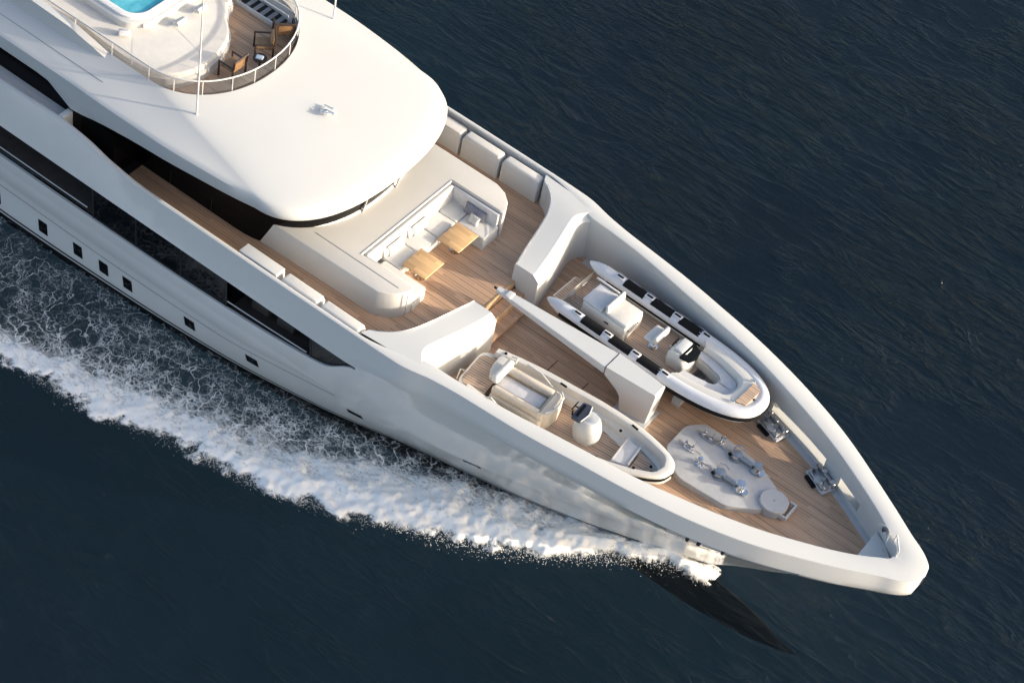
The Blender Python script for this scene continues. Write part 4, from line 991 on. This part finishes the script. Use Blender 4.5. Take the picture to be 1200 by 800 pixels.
# ------------------------------------------------------------------ sea
def vnoise(x, y, seed=0):
    xi = np.floor(x).astype(np.int64); yi = np.floor(y).astype(np.int64); fx = x-xi; fy = y-yi
    fx = fx*fx*(3-2*fx); fy = fy*fy*(3-2*fy)
    def h(a, b):
        n = (a*374761393+b*668265263+seed*1274126177) & 0xffffffff; n = ((n ^ (n >> 13))*1274126177) & 0xffffffff; return ((n ^ (n >> 16)) & 0xffff)/65535.
    return (h(xi, yi)*(1-fx)+h(xi+1, yi)*fx)*(1-fy)+(h(xi, yi+1)*(1-fx)+h(xi+1, yi+1)*fx)*fy
def fbm(x, y, o=4, seed=0):
    s = 0; a = .5; t = 0
    for k in range(o): s = s+a*vnoise(x*2**k, y*2**k, seed+k*17); t += a; a *= .55
    return s/t
outer_y = pchip([-60, -20, -13.4, -9.7, -6.7, -3.5, -1.2, 1.4, 3.5, 5.4, 7.3, 8.8, 9.9, 10.3], [-14, -11.6, -9.7, -9.3, -8.4, -7.8, -7.1, -5.8, -4.8, -3.5, -1.9, -1.0, -.75, -.3])
inner_y = pchip([-60, -20, -14.5, -11.5, -8.6, -5.4, -2.6, -.3, 2, 4.2, 6.5, 8.7, 10.3], [-12, -10.0, -8.5, -7.6, -6.7, -5.6, -4.6, -3.7, -2.9, -2.1, -1.1, -.2, 0])
def sea():
    xs = np.concatenate([[-3000, -1200, -500, -200, -100, -60, -45, -36, -30], np.arange(-26, -20, .5), np.arange(-20, 11, .075), np.arange(11, 20, .5), [22, 26, 32, 42, 60, 100, 200, 500, 1200, 3000]])
    ys = np.concatenate([[-3000, -1200, -500, -200, -100, -60, -40, -30, -25], np.arange(-22, -13, .5), np.arange(-13, 0.3, .075), np.arange(.5, 30, .5), [34, 42, 60, 100, 200, 500, 1200, 3000]])
    X, Y = np.meshgrid(xs, ys, indexing='ij')
    oy = outer_y(X); iy = inner_y(X); iy = oy+(iy-oy)*(.58+.42*np.clip((X+4)/6, 0, 1))
    rag = (fbm(X*1.3, Y*1.3, 5, 3)-.5)*1.1*np.clip((11-X)/6, .25, 1)+(fbm(X*5, Y*5, 3, 5)-.5)*.5*np.clip((11-X)/6, .35, 1)
    d = (Y+rag)-oy                # >0 inside the wake
    wdt = np.maximum(iy-oy, .35)
    u = d/wdt
    inside = np.clip(d/.28, 0, 1)**.7*(X < 10.0+.3*(fbm(Y*4, X*4, 2, 4)-.5))*(Y < .15)
    dens = np.where(u < 1, .97-.17*np.clip(u, 0, 1)+.3*(fbm(X*1.5, Y*2.2, 4, 61)-.5), .80-.52*np.clip((u-1)/1.3, 0, 1)**.55+.25*(fbm(X*1.2, Y*1.8, 4, 71)-.5))
    hullclear = np.clip((-HYv(X)-Y)/1.2, 0, 1)
    dens = dens*np.where(X < 3, .45+.55*hullclear**.5, 1)
    F = inside*np.clip(dens, 0, 1)
    # long glassy swell and the raised bow wave
    sw = (fbm(X*.35, Y*.5, 4, 21)-.5)*.16*(np.abs(X) < 60)*(np.abs(Y) < 60)
    crest = np.clip(1-np.abs(u-.45)/.75, 0, 1)*inside*np.clip((X+22)/10, 0.3, 1)
    lump = fbm(X*2.2, Y*2.2, 5, 31)
    H = sw*(1-.6*F)+crest*(.08+.45*np.clip((X+8)/12, 0, 1)*np.clip((10.0-X)/2.8, 0, 1))*(.6+.6*lump)+F*(fbm(X*5, Y*7, 4, 41)-.5)*.09
    # water climbing the stem
    H += np.exp(-((X-8.9)**2/1.6+(Y+.75)**2/.3))*.10*inside
    V = np.stack([X, Y, SEA+H], -1).reshape(-1, 3)
    nx, ny = X.shape; I = np.arange(nx*ny).reshape(nx, ny)
    Q = np.stack([I[:-1, :-1], I[1:, :-1], I[1:, 1:], I[:-1, 1:]], -1).reshape(-1, 4)
    me = bpy.data.meshes.new('sea'); me.vertices.add(len(V)); me.vertices.foreach_set('co', V.ravel()); me.loops.add(len(Q)*4); me.loops.foreach_set('vertex_index', Q.ravel())
    me.polygons.add(len(Q)); me.polygons.foreach_set('loop_start', np.arange(0, len(Q)*4, 4)); me.polygons.foreach_set('use_smooth', np.ones(len(Q), bool)); me.update(calc_edges=True)
    at = me.attributes.new('foam', 'FLOAT', 'POINT'); at.data.foreach_set('value', F.ravel().astype(np.float32))
    m, t, b = nodes('sea_water')
    o = t.nodes['Material Output']
    v = tc(t)
    A = N(t, 'ShaderNodeAttribute', attribute_name='foam'); F_ = A.outputs['Fac']
    def mth(op, a, b_=None, clamp=False):
        n = N(t, 'ShaderNodeMath', operation=op); n.use_clamp = clamp
        for i, q in enumerate((a, b_)):
            if q is None: continue
            if isinstance(q, (int, float)): n.inputs[i].default_value = q
            else: t.links.new(q, n.inputs[i])
        return n.outputs[0]
    def warp(scale, amt):
        n = N(t, 'ShaderNodeTexNoise'); n.inputs['Scale'].default_value = scale; n.inputs['Detail'].default_value = 3; t.links.new(v, n.inputs['Vector'])
        s_ = N(t, 'ShaderNodeVectorMath', operation='SCALE'); s_.inputs['Scale'].default_value = amt; t.links.new(n.outputs['Color'], s_.inputs[0])
        a = N(t, 'ShaderNodeVectorMath', operation='ADD'); t.links.new(v, a.inputs[0]); t.links.new(s_.outputs[0], a.inputs[1]); return a.outputs[0]
    def net(scale, wsc, wamt, width):
        vo = N(t, 'ShaderNodeTexVoronoi', feature='DISTANCE_TO_EDGE'); vo.inputs['Scale'].default_value = scale; t.links.new(warp(wsc, wamt), vo.inputs['Vector'])
        w_ = mth('MULTIPLY', mth('POWER', F_, 1.6), width); w_ = mth('ADD', w_, .012)
        return mth('SUBTRACT', 1, mth('DIVIDE', vo.outputs['Distance'], w_), True)
    n1 = net(1.15, 1.3, 1.5, .15); n2 = net(2.6, 3.0, .8, .36); n3 = net(5.5, 5, .5, .5)
    patch = ramp(t, noise(t, v, .9, 3), [(.38, (0, 0, 0)), (.62, (1, 1, 1))])
    brk = ramp(t, noise(t, v, 2.6, 4, .65), [(.34, (.12, .12, .12)), (.54, (1, 1, 1))])
    lace = mth('MAXIMUM', mth('MULTIPLY', n1, brk), mth('MULTIPLY', n2, mth('ADD', mth('MULTIPLY', patch, .75), .18)))
    lace = mth('MAXIMUM', lace, mth('MULTIPLY', n3, mth('MULTIPLY', patch, .5)))
    grain = noise(t, tc(t, scale=(.75, 1.2, 1), rot=(0, 0, .35)), 7, 8, .78, .6)
    solid = mth('MULTIPLY', mth('SUBTRACT', mth('ADD', F_, mth('MULTIPLY', mth('SUBTRACT', grain, .5), 1.3)), .50), 3.0, True)
    fo = mth('MAXIMUM', mth('MULTIPLY', lace, mth('MULTIPLY', F_, 2.2, True)), solid, True)
    milky = mth('MULTIPLY', mth('MULTIPLY', F_, F_), mth('MULTIPLY', noise(t, v, 2.2, 5, .65), .22))
    fo = mth('MAXIMUM', fo, milky, True)
    fo = mth('MULTIPLY', fo, mth('GREATER_THAN', F_, .004))
    # water
    b.inputs['Roughness'].default_value = .09; b.inputs['IOR'].default_value = 1.33
    t.links.new(ramp(t, noise(t, tc(t, scale=(1, 1, 1)), .045, 3), [(.35, (.0045, .006, .011)), (.65, (.003, .009, .014))]), b.inputs['Base Color'])
    bp = N(t, 'ShaderNodeBump'); bp.inputs['Strength'].default_value = 1.0; bp.inputs['Distance'].default_value = .24
    streak = noise(t, tc(t, scale=(.6, 1.7, 1), rot=(0, 0, .14)), .62, 5, .56, 1.3)
    rg_ = mth('POWER', mth('SUBTRACT', 1, mth('MULTIPLY', mth('ABSOLUTE', mth('SUBTRACT', noise(t, tc(t, scale=(.42, 1.5, 1), rot=(0, 0, .02)), .75, 4, .55, .5), .5)), 5.0), True), 4)
    chop = noise(t, tc(t, scale=(.7, 1.6, 1), rot=(0, 0, -.15)), 4.2, 5, .65)
    gust = ramp(t, noise(t, v, .16, 3, .6), [(.38, (.15, .15, .15)), (.62, (1, 1, 1))])
    t.links.new(mth('MULTIPLY', gust, mth('ADD', mth('ADD', mth('MULTIPLY', streak, 1.0), mth('MULTIPLY', rg_, .40)), mth('MULTIPLY', chop, .16))), bp.inputs['Height']); t.links.new(bp.outputs[0], b.inputs['Normal'])
    trn = N(t, 'ShaderNodeBsdfTransparent'); trn.inputs[0].default_value = (.62, .74, .78, 1)
    mx = N(t, 'ShaderNodeMixShader'); mx.inputs[0].default_value = .55; t.links.new(b.outputs[0], mx.inputs[1]); t.links.new(trn.outputs[0], mx.inputs[2])
    fb = N(t, 'ShaderNodeBsdfPrincipled'); fb.inputs['Base Color'].default_value = (.96, .955, .94, 1); fb.inputs['Roughness'].default_value = .8
    bp2 = N(t, 'ShaderNodeBump'); bp2.inputs['Strength'].default_value = .22; bp2.inputs['Distance'].default_value = .02
    t.links.new(mth('ADD', grain, fo), bp2.inputs['Height']); t.links.new(bp2.outputs[0], fb.inputs['Normal'])
    mf = N(t, 'ShaderNodeMixShader'); t.links.new(fo, mf.inputs[0]); t.links.new(mx.outputs[0], mf.inputs[1]); t.links.new(fb.outputs[0], mf.inputs[2])
    t.links.new(mf.outputs[0], o.inputs[0])
    me.materials.append(m)
    ob = bpy.data.objects.new('sea', me); col.objects.link(ob); tag(ob, kind='structure')
def HYv(X):
    y = pchip([-60, -18, -12, -8, -4, -1, 1, 3, 5, 7, 8.8, 9.5, 12], [4.9, 4.9, 4.72, 4.42, 3.78, 3.02, 2.6, 2.18, 1.65, 1.0, .3, 0, 0]); return y(X)
sea()
mb = MB(); mb.add([(-3000, -3000, -16), (3000, -3000, -16), (3000, 3000, -16), (-3000, 3000, -16)], [(0, 1, 2, 3)]); o = mb.build('deep_water', mat('deep_water', (.034, .060, .088), .9, spec=0, vs=.03, var=.25), None); tag(o, kind='structure')
# spray thrown off the crest: many small droplets, one object
def spray():
    V = []; Fc = []; r_ = random.Random(5)
    for i in range(5200):
        x = r_.triangular(-19, 9.9, 7) if r_.random() < .8 else r_.uniform(-19, 9.8)
        e = r_.gauss(0, .16)*(1+.6*(x > 2)); y = float(outer_y(x))+.08+e
        z = SEA+abs(r_.gauss(.05, .22))*(1 if x > -2 else .5)
        s = r_.uniform(.004, .017)*(1.0 if x > 0 else .8); o_ = len(V)
        for dx, dy, dz in ((1, 0, 0), (-1, 0, 0), (0, 1, 0), (0, -1, 0), (0, 0, 1), (0, 0, -1)): V.append((x+dx*s*r_.uniform(.7, 1.8), y+dy*s, z+dz*s))
        Fc += [(o_+a, o_+b, o_+c) for a, b, c in ((0, 2, 4), (2, 1, 4), (1, 3, 4), (3, 0, 4), (2, 0, 5), (1, 2, 5), (3, 1, 5), (0, 3, 5))]
    me = bpy.data.meshes.new('spray'); me.from_pydata(V, [], Fc); me.materials.append(mat('spray_white', (.85, .86, .87), .8)); me.polygons.foreach_set('use_smooth', [True]*len(Fc))
    ob = bpy.data.objects.new('spray', me); col.objects.link(ob); tag(ob, 'fine white spray flying along the edge of the bow wave', 'spray', kind='stuff')
spray()
